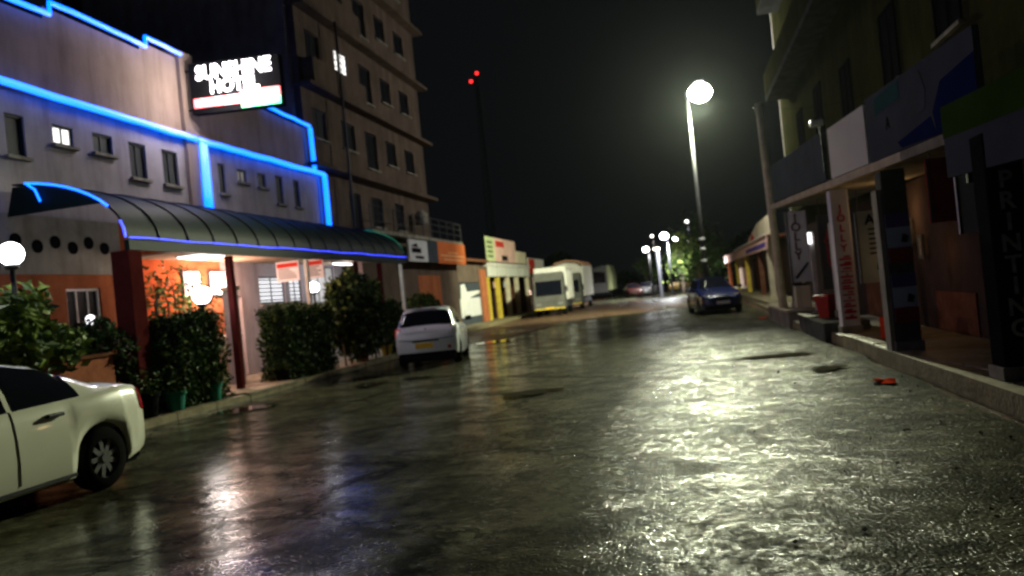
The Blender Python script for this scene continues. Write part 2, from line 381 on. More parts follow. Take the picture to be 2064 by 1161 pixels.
# muddy brown tongue spreading over the carriageway in front of the trucks
mb = MB(); pts = [(-8.9, 26), (-6.6, 29), (-6.0, 35), (-4.4, 40), (-1.6, 42), (1.2, 45), (2.3, 52), (1.2, 62), (-3, 66), (-8.9, 66)]
mb.add([(x + rnd.uniform(-.2, .2), y, .022) for x, y in pts], [tuple(range(len(pts)))]); structure(mb.build('mud_patch', 'wet_mud'))
def puddle(cx_, cy_, rx, ry, seed, z=.03, nm='puddle', mt='water'):
    r_ = random.Random(seed); n = 30; ph = [r_.uniform(0, 6.28) for _ in range(4)]; v = []
    for k in range(n):
        a = 2 * math.pi * k / n; q = 1 + .22 * math.sin(2 * a + ph[0]) + .16 * math.sin(3 * a + ph[1]) + .1 * math.sin(5 * a + ph[2]) + .08 * math.sin(9 * a + ph[3])
        v.append((cx_ + rx * q * math.cos(a), cy_ + ry * q * math.sin(a), z))
    mb = MB(); mb.add(v, [tuple(range(n))]); structure(mb.build(nm, mt))
for q in [(-4.9, 36, .75, .55, 1), (-8.0, 12.9, .55, .45, 2), (-6.6, 26.8, .5, .8, 3), (-1.8, 80, 2.8, 9, 4), (-1.4, 45, .6, 1.0, 5), (-6.6, 15.6, .35, .3, 6), (-5.8, 16.2, .3, .25, 7),
          (-7.4, 17.2, .25, .4, 8), (-3.5, 62, 1.4, 3, 11)]: puddle(*q)
for q in [(1.5, 15.1, .6, .30, 21), (1.95, 12.7, .25, .3, 22), (-2.6, 12.4, .5, .3, 23)]: puddle(*q, z=.022, nm='asphalt_patch', mt='tar')
r_ = random.Random(77); mb = MB()
for k in range(260):
    x = 2.75 - abs(r_.gauss(0, 1.5)) if k % 3 else r_.uniform(-8, 2.6); y = r_.uniform(4.5, 28); s_ = r_.uniform(.006, .018)
    if k % 40 == 0: s_ *= 2
    o = [Vector((r_.uniform(-1, 1), r_.uniform(-1, 1), r_.uniform(-.3, .3))) * s_ * .4 for _ in range(6)]; c = Vector((x, y, .012 + s_ * .4))
    P = [c + Vector(d) * s_ + e for d, e in zip([(1, 0, 0), (0, 1, 0), (-1, 0, 0), (0, -1, 0), (0, 0, .8), (0, 0, -.8)], o)]
    mb.add(P, [(0, 1, 4), (1, 2, 4), (2, 3, 4), (3, 0, 4), (1, 0, 5), (2, 1, 5), (3, 2, 5), (0, 3, 5)])
gv = mb.build('gravel', 'gravel_stone'); gv['kind'] = 'stuff'; gv['label'] = 'loose stones scattered over the road'
# left pavement strip and tiled entrance path of the hotel
pav = structure(MB().box(-12.3, -9.05, 11.0, 31.5, -.05, .10).build('pavement', 'concrete'))
kb = None
for k in range(18):
    y = 9.9 + 1.2 * k
    if kb is None: kb = MB().box(-9.045, -8.87, y, y + 1.17, -.05, .13).build('kerb_stone', 'kerb_concrete', pav, bevel=.015); kc = WL[kb]
    else:
        q = place(kb, kc + Vector((rnd.uniform(-.02, .02), 1.2 * k, rnd.uniform(-.015, .01))), pav)
path = structure(MB().box(-12.2, -8.84, 14.6, 16.7, .101, .135).build('path', 'concrete'))
tl = None
for i in range(6):
    for j in range(4):
        x, y = -12.18 + i * .55, 14.62 + j * .52
        if tl is None: tl = MB().box(x, x + .535, y, y + .505, .136, .15).build('tile', 'floor_tile', path); tc0 = WL[tl] - Vector((0, 0, 0))
        else: place(tl, tc0 + Vector((i * .55, j * .52, rnd.uniform(-.002, .002))), path)
# verge of shops left
pv2 = structure(MB().box(-12.6, -10.6, 34.5, 64, -.05, .14).build('shop_pavement', 'kerb_concrete'))

# right pavement
FL = lambda y: 3.2 - .054 * (y - 10)          # front line of the right-hand canopy
CZ = lambda y: 2.88 + .0275 * (y - 10.8)      # height of the canopy edge
rp = structure(MB().hexa([(2.95, 7, -.05), (9, 7, -.05), (9, 21.4, -.05), (2.72, 21.4, -.05), (2.95, 7, .20), (9, 7, .20), (9, 21.4, .20), (2.72, 21.4, .20)]).build('pavement_raised', 'kerb_concrete'))
def kx(y): return 3.42 - (y - 8.5) * .145 if y < 12 else 2.91 - (y - 12) * .036
for k in range(13):
    y = 7.2 + 1.1 * k; mb = MB(); a, b = kx(y), kx(y + 1.07); dz = rnd.uniform(-.015, .012)
    mb.hexa([(a, y, -.05), (a + .26, y, -.05), (b + .26, y + 1.07, -.05), (b, y + 1.07, -.05), (a + .02, y, .22 + dz), (a + .26, y, .22 + dz), (b + .26, y + 1.07, .22 + dz), (b + .02, y + 1.07, .22 + dz)])
    mb.build('kerb_stone', 'kerb_concrete', rp, bevel=.02)
fp = structure(MB().box(3.15, 9, 26.6, 75, -.05, .26).build('shop_forecourt', 'kerb_concrete'))
for k in range(12):
    y = 26.7 + 1.3 * k; MB().box(2.85 + .03 * k, 3.14, y, y + 1.26, -.05, .12 + rnd.uniform(-.01, .01)).build('kerb_stone', 'kerb_concrete', fp, bevel=.02)

# ------------------------------------------------------------------ HOTEL (left, near)
hotel = thing('hotel_building', (-12, 18, 0), 'pale two-storey hotel outlined in cyan neon tubes with green barrel awning', 'building')
FX = -12.0
ops = []
hw = [(12.45, 12.9, 5.12, 5.92, 'd'), (13.6, 14.15, 5.52, 5.92, 'lit'), (14.7, 15.3, 5.52, 5.95, 'd'), (15.83, 16.4, 5.12, 5.94, 'd'), (17.0, 17.6, 5.10, 5.95, 'd'),
      (19.35, 19.7, 5.12, 5.95, 'd'), (20.3, 20.8, 5.55, 5.92, 'soft'), (21.4, 21.88, 5.52, 5.95, 'd'), (22.45, 22.9, 5.12, 6.0, 'd'), (23.6, 24.0, 5.12, 6.0, 'd'),
      (10.2, 10.9, 5.12, 5.94, 'd'), (8.4, 9.0, 5.12, 5.94, 'd')]
ops = [h[:4] for h in hw]
mb = MB(); opening_wall(mb, FX - .25, FX, -2, 18.02, 4.02, 6.38, ops); opening_wall(mb, FX - .25, FX, 18.02, 25.6, 4.02, 6.38, ops)
mb.build('upper_wall', 'plaster_white', hotel)
gops = [(13.55, 14.5, .9, 2.6), (20.9, 22.4, 2.05, 2.85), (22.7, 23.5, 2.05, 2.85), (19.0, 19.9, .15, 2.3), (24.2, 26.0, 1.9, 3.2)]
mb = MB(); opening_wall(mb, FX - .25, FX, -2, 15.2, .0, 2.88, gops); mb.build('lower_wall', 'paint_orange', hotel)
mb = MB(); opening_wall(mb, FX - .25, FX, 15.2, 17.2, .0, 4.02, []); mb.build('lower_wall', 'paint_deep_orange', hotel)
mb = MB(); opening_wall(mb, FX - .25, FX, 17.2, 19.0, .0, 4.02, []); mb.build('lower_wall', 'paint_orange', hotel)
mb = MB(); opening_wall(mb, FX - .25, FX, 19.0, 27.0, .0, 4.02, gops); mb.build('lower_wall', 'plaster_white', hotel)
mb = MB(); mb.box(FX - .25, FX + .03, -2, 15.2, 2.883, 4.017); vw = mb.build('vent_band', 'plaster_grey', hotel)
for y, z in [(13.35, 3.52), (13.8, 3.42), (14.25, 3.54), (14.7, 3.44), (12.9, 3.42), (12.4, 3.52), (11.9, 3.42)]:
    MB().lathe((FX + .031, y, z), [(.13, -.0), (.13, .02), (.10, .02), (.10, .002)], 14, 'x').build('vent', 'blackish', hotel)
# back volume so the wall has a building behind it
MB().box(-22, FX - .6, -2, 26.9, 0, 6.3).build('core_wall', 'plaster_grey', hotel)
MB().box(-22, FX - .02, -2, 25.6, 6.381, 6.5).build('roof', 'concrete', hotel)
# parapets with the stepped top
mb = MB()
P1 = [(-2, 7.7), (10.2, 8.0), (13.62, 8.04), (13.62, 8.30), (16.54, 8.24), (16.54, 8.46), (17.9, 8.42)]
mb.slab([(FX + .0, y, z) for y, z in P1] + [(FX, 17.9, 6.502), (FX, -2, 6.502)], (-.22, 0, 0)); mb.build('parapet', 'plaster_beige', hotel)
mb = MB(); mb.slab([(FX, 18.5, 8.0), (FX, 22.0, 7.98), (FX, 24.85, 7.9), (FX, 24.85, 6.502), (FX, 18.5, 6.502)], (-.22, 0, 0)); mb.build('parapet', 'plaster_beige', hotel)
MB().box(FX - .25, FX + .10, 17.92, 18.48, 4.02, 8.6).build('pilaster', 'plaster_beige', hotel)
MB().box(FX - .1, FX + .14, -2, 17.9, 6.39, 6.5).build('cornice', 'plaster_white', hotel)
MB().box(FX - .1, FX + .14, 18.5, 25.7, 6.39, 6.5).build('cornice', 'plaster_white', hotel)
for y0, y1, z0, z1, k in hw:
    if k == 'lit': frame_window(hotel, FX, y0, y1, z0, z1, 'window_lit', slats=5, bars=1, label='lit window with louvre slats')
    elif k == 'soft': frame_window(hotel, FX, y0, y1, z0, z1, 'window_soft', slats=4, bars=1, label='dimly lit small window')
    else: frame_window(hotel, FX, y0, y1, z0, z1, 'dark_glass', bars=1 if y1 - y0 > .5 else 0)
frame_window(hotel, FX, 13.55, 14.5, .9, 2.6, 'dark_glass', 'plate_white', bars=2, label='ground-floor window with a white frame')
frame_window(hotel, FX, 20.9, 22.4, 2.05, 2.85, 'window_bright', 'dark_metal', slats=6, bars=1, label='bright louvred window under the awning')
frame_window(hotel, FX, 22.7, 23.5, 2.05, 2.85, 'window_bright', 'dark_metal', slats=6, bars=1, label='bright louvred window under the awning')
frame_window(hotel, FX, 24.2, 26.0, 1.9, 3.2, 'window_soft', 'frame_metal', slats=0, bars=2, label='wide window behind the croton bush')
d = MB().box(FX - .15, FX - .1, 19.02, 19.88, .15, 2.28).build('door', 'rust_brown', hotel)
MB().box(FX - .099, FX - .07, 19.75, 19.8, 1.0, 1.15).build('handle', 'chrome', d)
# neon
def wob(pts, amp=.012, step=.35, sd=1):
    r_ = random.Random(sd); out = []
    for a, b in zip(pts, pts[1:]):
        a, b = Vector(a), Vector(b); n = max(1, int((b - a).length / step))
        for k in range(n): out.append(a.lerp(b, k / n) + Vector((0, r_.uniform(-amp, amp), r_.uniform(-amp, amp))))
    out.append(Vector(pts[-1])); return out
NX = FX + .18
neon = [([(NX, y, z + .05) for y, z in P1[1:]], .035), ([(NX, -1, 6.5), (NX, 10.3, 6.46), (NX, 15.2, 6.40), (NX, 18.2, 6.37)], .05), ([(NX, 18.3, 6.36), (NX, 25.6, 6.40)], .05),
        ([(NX, 22.0, 8.03), (NX, 24.85, 7.95)], .035), ([(NX, 24.87, 7.9), (NX, 24.9, 6.44)], .05), ([(NX, 25.62, 6.38), (NX, 25.62, 4.62)], .06), ([(NX, 18.42, 6.3), (NX, 18.42, 4.52)], .045), ([(NX, 18.58, 6.3), (NX, 18.58, 4.52)], .045)]
for k, (p, r_) in enumerate(neon): MB().tube(wob(p, .015, .5, k), r_ * 1.45, 6).build('neon_tube', 'neon_cyan', hotel, smooth=True)

# awning: quarter-barrel sheet with end gables
A0, A1 = 12.25, 26.5
def arc(t): # t 0 outer edge -> 1 at wall
    a = t * R(86); return (-9.5 - 2.45 * (1 - math.cos(a)) * 1.0 - 0.0, 3.27 + 1.22 * math.sin(a))
aw = thing('awning', (-10.7, 19, 3.2), 'long dark green barrel awning edged with blue and mint tubes on the hotel front', 'awning')
mb = MB(); n = 12; ys = [A0 + (A1 - A0) * k / 16 for k in range(17)]
v = []
for y in ys:
    for i in range(n + 1):
        x, z = arc(i / n); v.append((x, y, z - .012 * math.sin((y - A0) / (A1 - A0) * 16 * math.pi) ** 2))
top = len(v); v += [(x + .0, y, z - .03) for x, y, z in v]
fs = []
for j in range(16):
    for i in range(n):
        q = (j * (n + 1) + i, (j + 1) * (n + 1) + i, (j + 1) * (n + 1) + i + 1, j * (n + 1) + i + 1)
        fs.append(q); fs.append(tuple(top + k for k in q[::-1]))
mb.add(v, fs); mb.build('canopy', 'awning_green', aw, smooth=True, recalc=False)
for y in (A0, A1 - .03):
    lo = 3.93 if y == A0 else 3.3
    P = [(arc(i / n)[0], y, arc(i / n)[1] - .035) for i in range(n + 1) if arc(i / n)[1] - .035 > lo] + [(-11.94, y, lo)]
    MB().slab(P, (0, .025, 0)).build('gable_panel', 'awning_green', aw)
MB().box(-9.56, -9.46, A0, A1, 3.06, 3.24).build('valance', 'awning_green', aw)
MB().box(-11.95, -9.58, 15.25, A1 - .1, 3.24, 3.27).build('ceiling_panel', 'awning_under', aw)
rb = None
for j in range(17):
    y = ys[j]
    if rb is None:
        rb = MB().tube([(arc(i / n)[0] + .01, y, arc(i / n)[1] + .012) for i in range(n + 1)], .016, 5).build('rib', 'dark_metal', aw, smooth=True); rc = WL[rb]
    else: place(rb, rc + Vector((0, y - A0, 0)), aw)
MB().tube(wob([(-9.44, A0, 3.28), (-9.44, A1, 3.28)], .012, .6, 9), .011, 6).build('light_tube', 'neon_violet', aw)
MB().tube([(arc(i / n)[0], A0 - .03, arc(i / n)[1] + .02) for i in range(4, n)], .022, 6).build('light_tube', 'neon_cyan', aw)
MB().tube([(arc(i / n)[0], A0 - .03, arc(i / n)[1] + .02) for i in range(0, 3)], .02, 6).build('light_tube', 'neon_violet', aw)
MB().tube([(arc(.9)[0], A0 - .04, arc(.9)[1]), (arc(.86)[0] + .03, A0 - .06, arc(.9)[1] - .12), (arc(.84)[0] + .05, A0 - .06, arc(.9)[1] - .34)], .02, 6).build('light_tube', 'neon_cyan', aw, label='loose end of tube hanging down')
MB().tube([(arc(i / n)[0], A1 + .02, arc(i / n)[1] + .02) for i in range(0, 10)], .018, 6).build('light_tube', 'neon_mint', aw)
for y, wd, mt in [(12.35, .36, 'paint_maroon'), (15.6, .14, 'paint_maroon'), (19.2, .10, 'pole_metal'), (22.4, .12, 'paint_maroon'), (24.3, .13, 'paint_maroon'), (26.3, .11, 'pole_metal')]:
    MB().box(-9.62 - wd / 2, -9.62 + wd / 2, y - wd / 2, y + wd / 2, .0, 3.05).build('post', mt, aw, bevel=.01)

# hotel sign (two-sided box hung on an arm from the pilaster)
sg = thing('hotel_sign', (-10.6, 18.15, 7.5), 'glowing white lettered hotel sign with red and green band jutting from facade', 'sign')
MB().hexa([(-11.75, 18.05, 6.95), (-9.25, 18.05, 6.85), (-9.25, 18.25, 6.85), (-11.75, 18.25, 6.95), (-11.75, 18.05, 8.25), (-9.25, 18.05, 8.12), (-9.25, 18.25, 8.12), (-11.75, 18.25, 8.25)]).build('sign_case', 'blackish', sg)
for z in (7.1, 8.1): MB().tube([(-11.95, 18.15, z), (-11.7, 18.15, z)], .03).build('bracket', 'dark_metal', sg)
text('lettering', 'SUNSHINE', 'led_white', .50, (-10.50, 18.03, 7.92), (R(90), R(1.6), 0), sg, .01, .90, bold=.012)
text('lettering', 'HOTEL', 'led_white', .44, (-10.50, 18.03, 7.53), (R(90), R(1.6), 0), sg, .01, .98, bold=.012)
MB().hexa([(-11.66, 18.02, 7.10), (-10.35, 18.02, 7.05), (-10.35, 18.045, 7.05), (-11.66, 18.045, 7.10), (-11.66, 18.02, 7.33), (-10.35, 18.02, 7.28), (-10.35, 18.045, 7.28), (-11.66, 18.045, 7.33)]).build('red_band', 'led_red', sg)
MB().hexa([(-10.34, 18.02, 6.93), (-9.27, 18.02, 6.89), (-9.27, 18.045, 6.89), (-10.34, 18.045, 6.93), (-10.34, 18.02, 7.12), (-9.27, 18.02, 7.07), (-9.27, 18.045, 7.07), (-10.34, 18.045, 7.12)]).build('green_band', 'led_green', sg)
MB().hexa([(-10.34, 18.02, 7.13), (-9.27, 18.02, 7.08), (-9.27, 18.045, 7.08), (-10.34, 18.045, 7.13), (-10.34, 18.02, 7.36), (-9.27, 18.02, 7.31), (-9.27, 18.045, 7.31), (-10.34, 18.045, 7.36)]).build('orange_band', 'led_red', sg)
for k in range(8):
    x = -11.5 + k * .15; MB().box(x, x + .10, 18.0, 18.018, 7.14 - k * .003, 7.27 - k * .003).build('band_letter', 'led_white', sg)
for k in range(6):
    x = -10.24 + k * .16; MB().box(x, x + .11, 18.0, 18.018, 7.0 - k * .004, 7.22 - k * .004).build('band_letter', 'led_white', sg)
lamp('sign_light', (-10.4, 17.4, 7.4), 200, (1, .92, .9), .4, parent=sg)
lamp('sign_light', (-10.4, 18.9, 7.4), 15, (.9, .85, 1), .4, parent=sg)

# garden globe lamps
def globe(x, y, z, r_, mt, e, col, label, base=.1):
    t = thing('globe_lamp', (x, y, base), label, 'lamp', 'globe lamps along the hotel front')
    MB().tube([(x, y, base), (x, y, z - r_ - .06)], .035, 10).build('post', 'dark_metal', t, smooth=True)
    MB().lathe((x, y, z - r_ - .07), [(.05, 0), (.10, .02), (.10, .07), (.07, .09)], 14).build('collar', 'dark_metal', t, smooth=True)
    pr = [(max(.002, r_ * math.sin(math.pi * k / 10)), -r_ * math.cos(math.pi * k / 10)) for k in range(11)]
    g_ = MB().lathe((x, y, z), pr, 18).build('globe', mt, t, smooth=True)
    lamp('lamp_light', (x + .0, y, z), e, col, r_, parent=t); return t
EG = 320
globe(-10.75, 21.8, 2.40, .15, 'globe_glow', EG, (.95, .97, 1), 'white globe lamp above the clipped hedge beside the croton bush')
globe(-9.9, 14.9, 2.24, .19, 'globe_warm', EG * 1.3, (1, .95, .92), 'brightest globe lamp below the two glowing wall panels')
globe(-9.6, 9.85, 2.93, .17, 'globe_glow', EG * 1.8, (.88, .97, 1), 'tall globe lamp over the parked cream sedan')
# wall light panels
for y, s in [(17.6, 'larger glowing square wall lamp on the orange wall'), (18.72, 'smaller glowing square wall lamp beyond the maroon post')]:
    t = thing('wall_lamp', (FX + .02, y, 2.6), s, 'lamp', 'square wall lamps')
    MB().box(FX + .003, FX + .05, y - .33, y + .33, 2.33, 3.0).build('back_plate', 'frame_metal', t)
    MB().box(FX + .051, FX + .12, y - .29, y + .29, 2.37, 2.96).build('diffuser', 'panel_glow', t, bevel=.02)
    lamp('lamp_light', (FX + .35, y, 2.65), 170, (1, .60, .45), .2, parent=t)
t = thing('ceiling_lamp', (-11, 16.6, 3.2), 'bright flat lamp on the awning ceiling near the maroon post', 'lamp')
MB().box(-11.3, -10.7, 16.2, 17.2, 3.19, 3.237).build('diffuser', 'tube_glow', t); MB().box(-11.33, -10.67, 16.17, 17.23, 3.225, 3.239).build('rim', 'frame_metal', t)
lamp('lamp_light', (-11, 16.7, 3.1), 70, (1, .8, .68), .25, parent=t)
t = thing('ceiling_lamp', (-11, 24.6, 3.2), 'white tube lamp on the awning ceiling at its far end', 'lamp')
MB().box(-11.1, -11.02, 24.0, 25.4, 3.15, 3.2).build('tube', 'tube_glow', t); MB().box(-11.12, -11.0, 23.95, 25.45, 3.202, 3.236).build('batten', 'frame_metal', t)
lamp('lamp_light', (-11.05, 24.7, 3.0), 60, (.93, .95, 1), .25, parent=t)
# small floodlights in the planting near the left window
t = thing('garden_spotlight', (-10.6, 12.6, .1), 'small white spotlight glowing in the bush before the white-framed window', 'lamp')
MB().tube([(-10.6, 12.6, .1), (-10.6, 12.6, 1.83)], .02).build('stake', 'dark_metal', t)
MB().lathe((-10.6, 12.55, 1.9), [(.03, .1), (.09, .05), (.11, -.04)], 12, 'y').build('housing', 'dark_metal', t)
MB().lathe((-10.6, 12.50, 1.9), [(.10, .0), (.10, -.02), (.05, -.035)], 12, 'y').build('lens', 'tube_glow', t)
# menu boards hanging under the awning
def hangsign(name, y, x0, x1, z0, z1, label, head, headtxt, body='sign_white', lines=5, cat='sign', group=None):
    t = thing(name, ((x0 + x1) / 2, y, z0), label, cat, group)
    MB().box(x0, x1, y, y + .04, z0, z1).build('board', body, t)
    MB().box(x0 + .03, x1 - .03, y - .008, y - .003, z1 - (z1 - z0) * .30, z1 - .04).build('header', head, t)
    for xx in (x0 + .08, x1 - .08): MB().tube([(xx, y + .02, z1), (xx, y + .02, 3.24)], .008, 5).build('hanger', 'dark_metal', t)
    rr = random.Random(int(y * 10)); mb = MB()
    for k in range(lines):
        z = z1 - (z1 - z0) * (.38 + .56 * k / lines); mb.box(x0 + .06, x0 + .06 + (x1 - x0 - .12) * rr.uniform(.6, 1), y - .006, y - .002, z - .012, z + .012)
    mb.build('text_lines', 'ink_black' if headtxt != 'r' else 'ink_red', t); return t
hangsign('menu_board', 20.6, -11.25, -10.55, 2.6, 3.16, 'white menu board with red heading hung under awning, left of the other', 'sign_red', '')
hangsign('menu_board', 20.9, -10.45, -9.95, 2.62, 3.16, 'narrow white menu board with red heading, hung right of the wider one', 'sign_red', '')
hangsign('menu_board', 23.2, -10.05, -9.75, 2.65, 3.2, 'small pinkish board hanging beneath the awning edge', 'sign_pink', 'r', 'sign_pink', 3)
# notice panel & white counter by entrance
t = thing('counter', (-11.2, 17.6, .13), 'pale tiled reception counter at the end of the entrance path', 'counter')
MB().box(-11.6, -11.0, 17.1, 18.0, .1, 1.25).build('base', 'paint_cream', t, bevel=.01); MB().box(-11.66, -10.94, 17.04, 18.06, 1.252, 1.31).build('top', 'plate_white', t, bevel=.01)
t = thing('gate_pillar', (-10.7, 17.2, .1), 'tall whitish pillar beside the entrance path near the hedge', 'pillar')
MB().box(-10.72, -10.45, 16.95, 17.2, .1, 2.36).build('shaft', 'plaster_white', t, bevel=.01); MB().box(-10.76, -10.41, 16.91, 17.24, 2.362, 2.46).build('cap', 'concrete', t, bevel=.01)

# ------------------------------------------------------------------ PLANTS
def hedge(name, x0, x1, y0, y1, z0, z1, n, label, cat, size=.05, mats=('leaf_dark', 'leaf_mid', 'leaf_light'), loose=.05, seed=1, round_=0, group=None):
    r_ = random.Random(seed); t = thing(name, ((x0 + x1) / 2, (y0 + y1) / 2, .1), label, cat, group)
    pts = []
    c = Vector(((x0 + x1) / 2, (y0 + y1) / 2, (z0 + z1) / 2)); hx, hy, hz = (x1 - x0) / 2, (y1 - y0) / 2, (z1 - z0) / 2
    from mathutils import noise
    while len(pts) < n:
        p = Vector((r_.uniform(-1, 1), r_.uniform(-1, 1), r_.uniform(-1, 1)))
        if round_:
            if p.length > 1: continue
            q = p.length
        else: q = max(abs(p.x), abs(p.y), abs(p.z))
        if r_.random() > q ** 3 + .05: continue
        w_ = Vector((c.x + p.x * hx, c.y + p.y * hy, c.z + p.z * hz)); nn = noise.noise(w_ * 2.3)
        if round_ and nn < -.12 and q > .5: continue
        w_ += (w_ - c).normalized() * (nn * loose * 3 + r_.uniform(-loose, loose)); pts.append(w_)
    mb = MB(); leafcloud(mb, pts, size, r_)
    if not round_: mb.box(x0 + .13, x1 - .13, y0 + .13, y1 - .13, z0, z1 - .13, 0)
    mb.build('foliage', list(mats), t, recalc=False)
    mb = MB(); k = 6
    for i in range(k):
        x = x0 + hx * .4 + r_.uniform(0, 1) * hx * 1.2; y = y0 + (y1 - y0) * (i + .5) / k
        mb.tube([(x, y, .08), (x + r_.uniform(-.1, .1), y, (z0 + z1) / 2), (x + r_.uniform(-.25, .25), y + r_.uniform(-.2, .2), z1 - hz * .3)], [.03, .022, .01], 6)
    mb.build('stems', 'bark', t)
    return t
hedge('clipped_hedge', -9.9, -9.1, 16.9, 19.5, .12, 1.85, 14000, 'tall clipped dark hedge right of the entrance path', 'hedge', .055, seed=1)
hedge('clipped_hedge', -10.0, -9.15, 13.0, 14.5, .12, 1.82, 11000, 'clipped dark hedge left of the entrance path', 'hedge', .05, seed=2)
hedge('garden_shrub', -9.9, -9.2, 12.5, 13.5, .12, 1.78, 5200, 'loose shrub between the thick maroon post and the left hedge', 'shrub', .05, seed=31, round_=1)
hedge('croton_bush', -9.95, -8.85, 20.1, 23.2, .3, 2.7, 5200, 'tall leafy bush with yellow-green leaves beside the white globe lamp', 'bush', .12, ('leaf_dark', 'leaf_mid', 'leaf_light'), .12, 3, 1)
hedge('hanging_shrub', -9.6, -9.05, 23.2, 25.2, .12, 1.8, 4500, 'dark shrub between two maroon posts behind the white hatchback', 'shrub', .07, seed=4, round_=1)
hedge('round_shrub', -11.2, -9.4, 28.0, 31.5, .1, 2.0, 5000, 'dark rounded shrub just beyond the white hatchback roof', 'shrub', .09, seed=5, round_=1)
hedge('palm_shrub', -10.9, -9.2, 8.6, 11.0, .9, 2.25, 5200, 'bright green shrub lit by the tall globe lamp over the sedan', 'shrub', .11, ('leaf_mid', 'leaf_light', 'leaf_light'), .15, 6, 1)
hedge('dark_shrub', -10.4, -9.3, 10.9, 12.4, .2, 1.75, 5200, 'dark shrub below the white-framed window beside the post', 'shrub', .07, ('leaf_dark', 'leaf_mid', 'leaf_wine'), .12, 7, 1)
hedge('pale_fern', -11.5, -10.2, 14.3, 16.4, 1.6, 2.75, 900, 'sparse pale climbing plant above the entrance path', 'plant', .07, ('leaf_mid', 'leaf_light', 'leaf_light'), .2, 8, 1)
def pot(x, y, r_, h, mt, label, plant=None, pl=None):
    t = thing('plant_pot', (x, y, .1), label, 'plant pot')
    MB().lathe((x, y, .1), [(r_ * .7, 0), (r_ * .95, h * .85), (r_ * 1.08, h * .86), (r_ * 1.08, h), (r_ * .92, h), (r_ * .9, h - .04)], 16).build('pot', mt, t, smooth=False)
    rr = random.Random(int(x * 100 + y * 7)); mb = MB(); pts = [(x + rr.gauss(0, r_ * .8), y + rr.gauss(0, r_ * .8), .1 + h + abs(rr.gauss(.12, .14))) for _ in range(260)]
    leafcloud(mb, pts, .05, rr); mb.build('foliage', ['leaf_dark', 'leaf_mid', 'leaf_light'], t, recalc=False)
pot(-9.25, 12.05, .21, .42, 'blackish', 'black plant pot at the foot of the thick maroon post')
pot(-9.2, 12.75, .19, .36, 'plastic_teal', 'dark teal plant pot next to the black pot')
pot(-9.25, 14.0, .18, .34, 'plastic_teal', 'teal plant pot at the corner of the left hedge')
pot(-9.3, 16.85, .17, .3, 'blackish', 'black plant pot right of the entrance path')
pot(-9.35, 21.6, .2, .34, 'terracotta', 'terracotta plant pot under the tall leafy bush')
pot(-9.25, 23.3, .18, .32, 'paint_yellow', 'yellowish plant pot near the hatchback tail')
t = thing('planter_box', (-9.6, 10.6, .0), 'terracotta planter box behind the sedan boot', 'planter')
MB().box(-9.95, -9.3, 9.6, 11.4, .0, 1.25).build('box', 'terracotta', t, bevel=.02); MB().box(-9.99, -9.26, 9.56, 11.44, 1.252, 1.31).build('rim', 'rust_brown', t, bevel=.01)

# ------------------------------------------------------------------ APARTMENT BLOCK beyond the hotel
ap = thing('apartment_block', (-16, 31, 0), 'dark brown many-storeyed apartment block rising behind the neon hotel', 'building')
AX = -12.05; Y0, Y1 = 24.9, 37.6
fl = [6.75, 9.52, 12.3, 15.1, 17.9]
wy = [(25.6, 26.7), (28.0, 29.25), (30.3, 31.5), (32.6, 33.8), (34.95, 36.2)]
for i, z in enumerate([3.9] + fl):
    if i == len(fl): z1 = z + 2.6
    else: z1 = fl[i] - .14
    zz = z + .003; ops = []
    for k, (a, b) in enumerate(wy):
        lo = z + (.55 if k == 2 else 1.0); ops.append((a, b, lo, z + 2.05))
    if i == 0: ops = [(28.1, 29.2, 4.0, 6.1), (30.3, 31.5, 4.9, 6.1), (33.0, 34.1, 4.9, 6.1)]
    mb = MB(); opening_wall(mb, AX - .25, AX, Y0, Y1, zz, z1, ops); mb.build('wall', 'plaster_brown', ap)
    for k, o in enumerate(ops):
        lit = (i == 2 and k == 1)
        half = (i == 2 and k == 0)
        frame_window(ap, AX, *o, pane='window_lit' if lit else 'dark_glass', slats=4 if lit else 0, bars=1 if not lit else 2, depth=.12,
                     label='lit window with bars' if lit else None)
    if i < len(fl): MB().box(AX - 9, AX + .45, Y0 - .1, Y1 + .45, fl[i] - .138, fl[i]).build('floor_slab', 'plaster_brown', ap)
MB().box(AX - 9, AX - .4, Y0, Y1 - .1, 0, 20.4).build('core_wall', 'plaster_brown', ap)
MB().box(AX - 8, AX - .001, Y1 - .25 + .252, Y1 + .15, 0, 20.4).build('end_wall', 'plaster_brown', ap)
MB().box(AX - 8, AX - .251, Y0 - .22, Y0 - .003, 6.6, 20.4).build('end_wall', 'plaster_grey', ap)
# projecting balcony on two floors
for z in (9.52, 12.3):
    MB().box(AX + .003, AX + .42, 25.2, 29.8, z + .003, z + .9).build('balcony_parapet', 'plaster_brown', ap)
MB().tube([(AX + .5, 27.2, 4.6), (AX + .5, 27.2, 12.2)], .05).build('drain_pipe', 'dark_metal', ap)
MB().lathe((AX + .52, 34.9, 5.2), [(.28, 0), (.30, .06), (.30, .5), (.12, .66)], 14).build('water_tank', 'plaster_grey', ap)

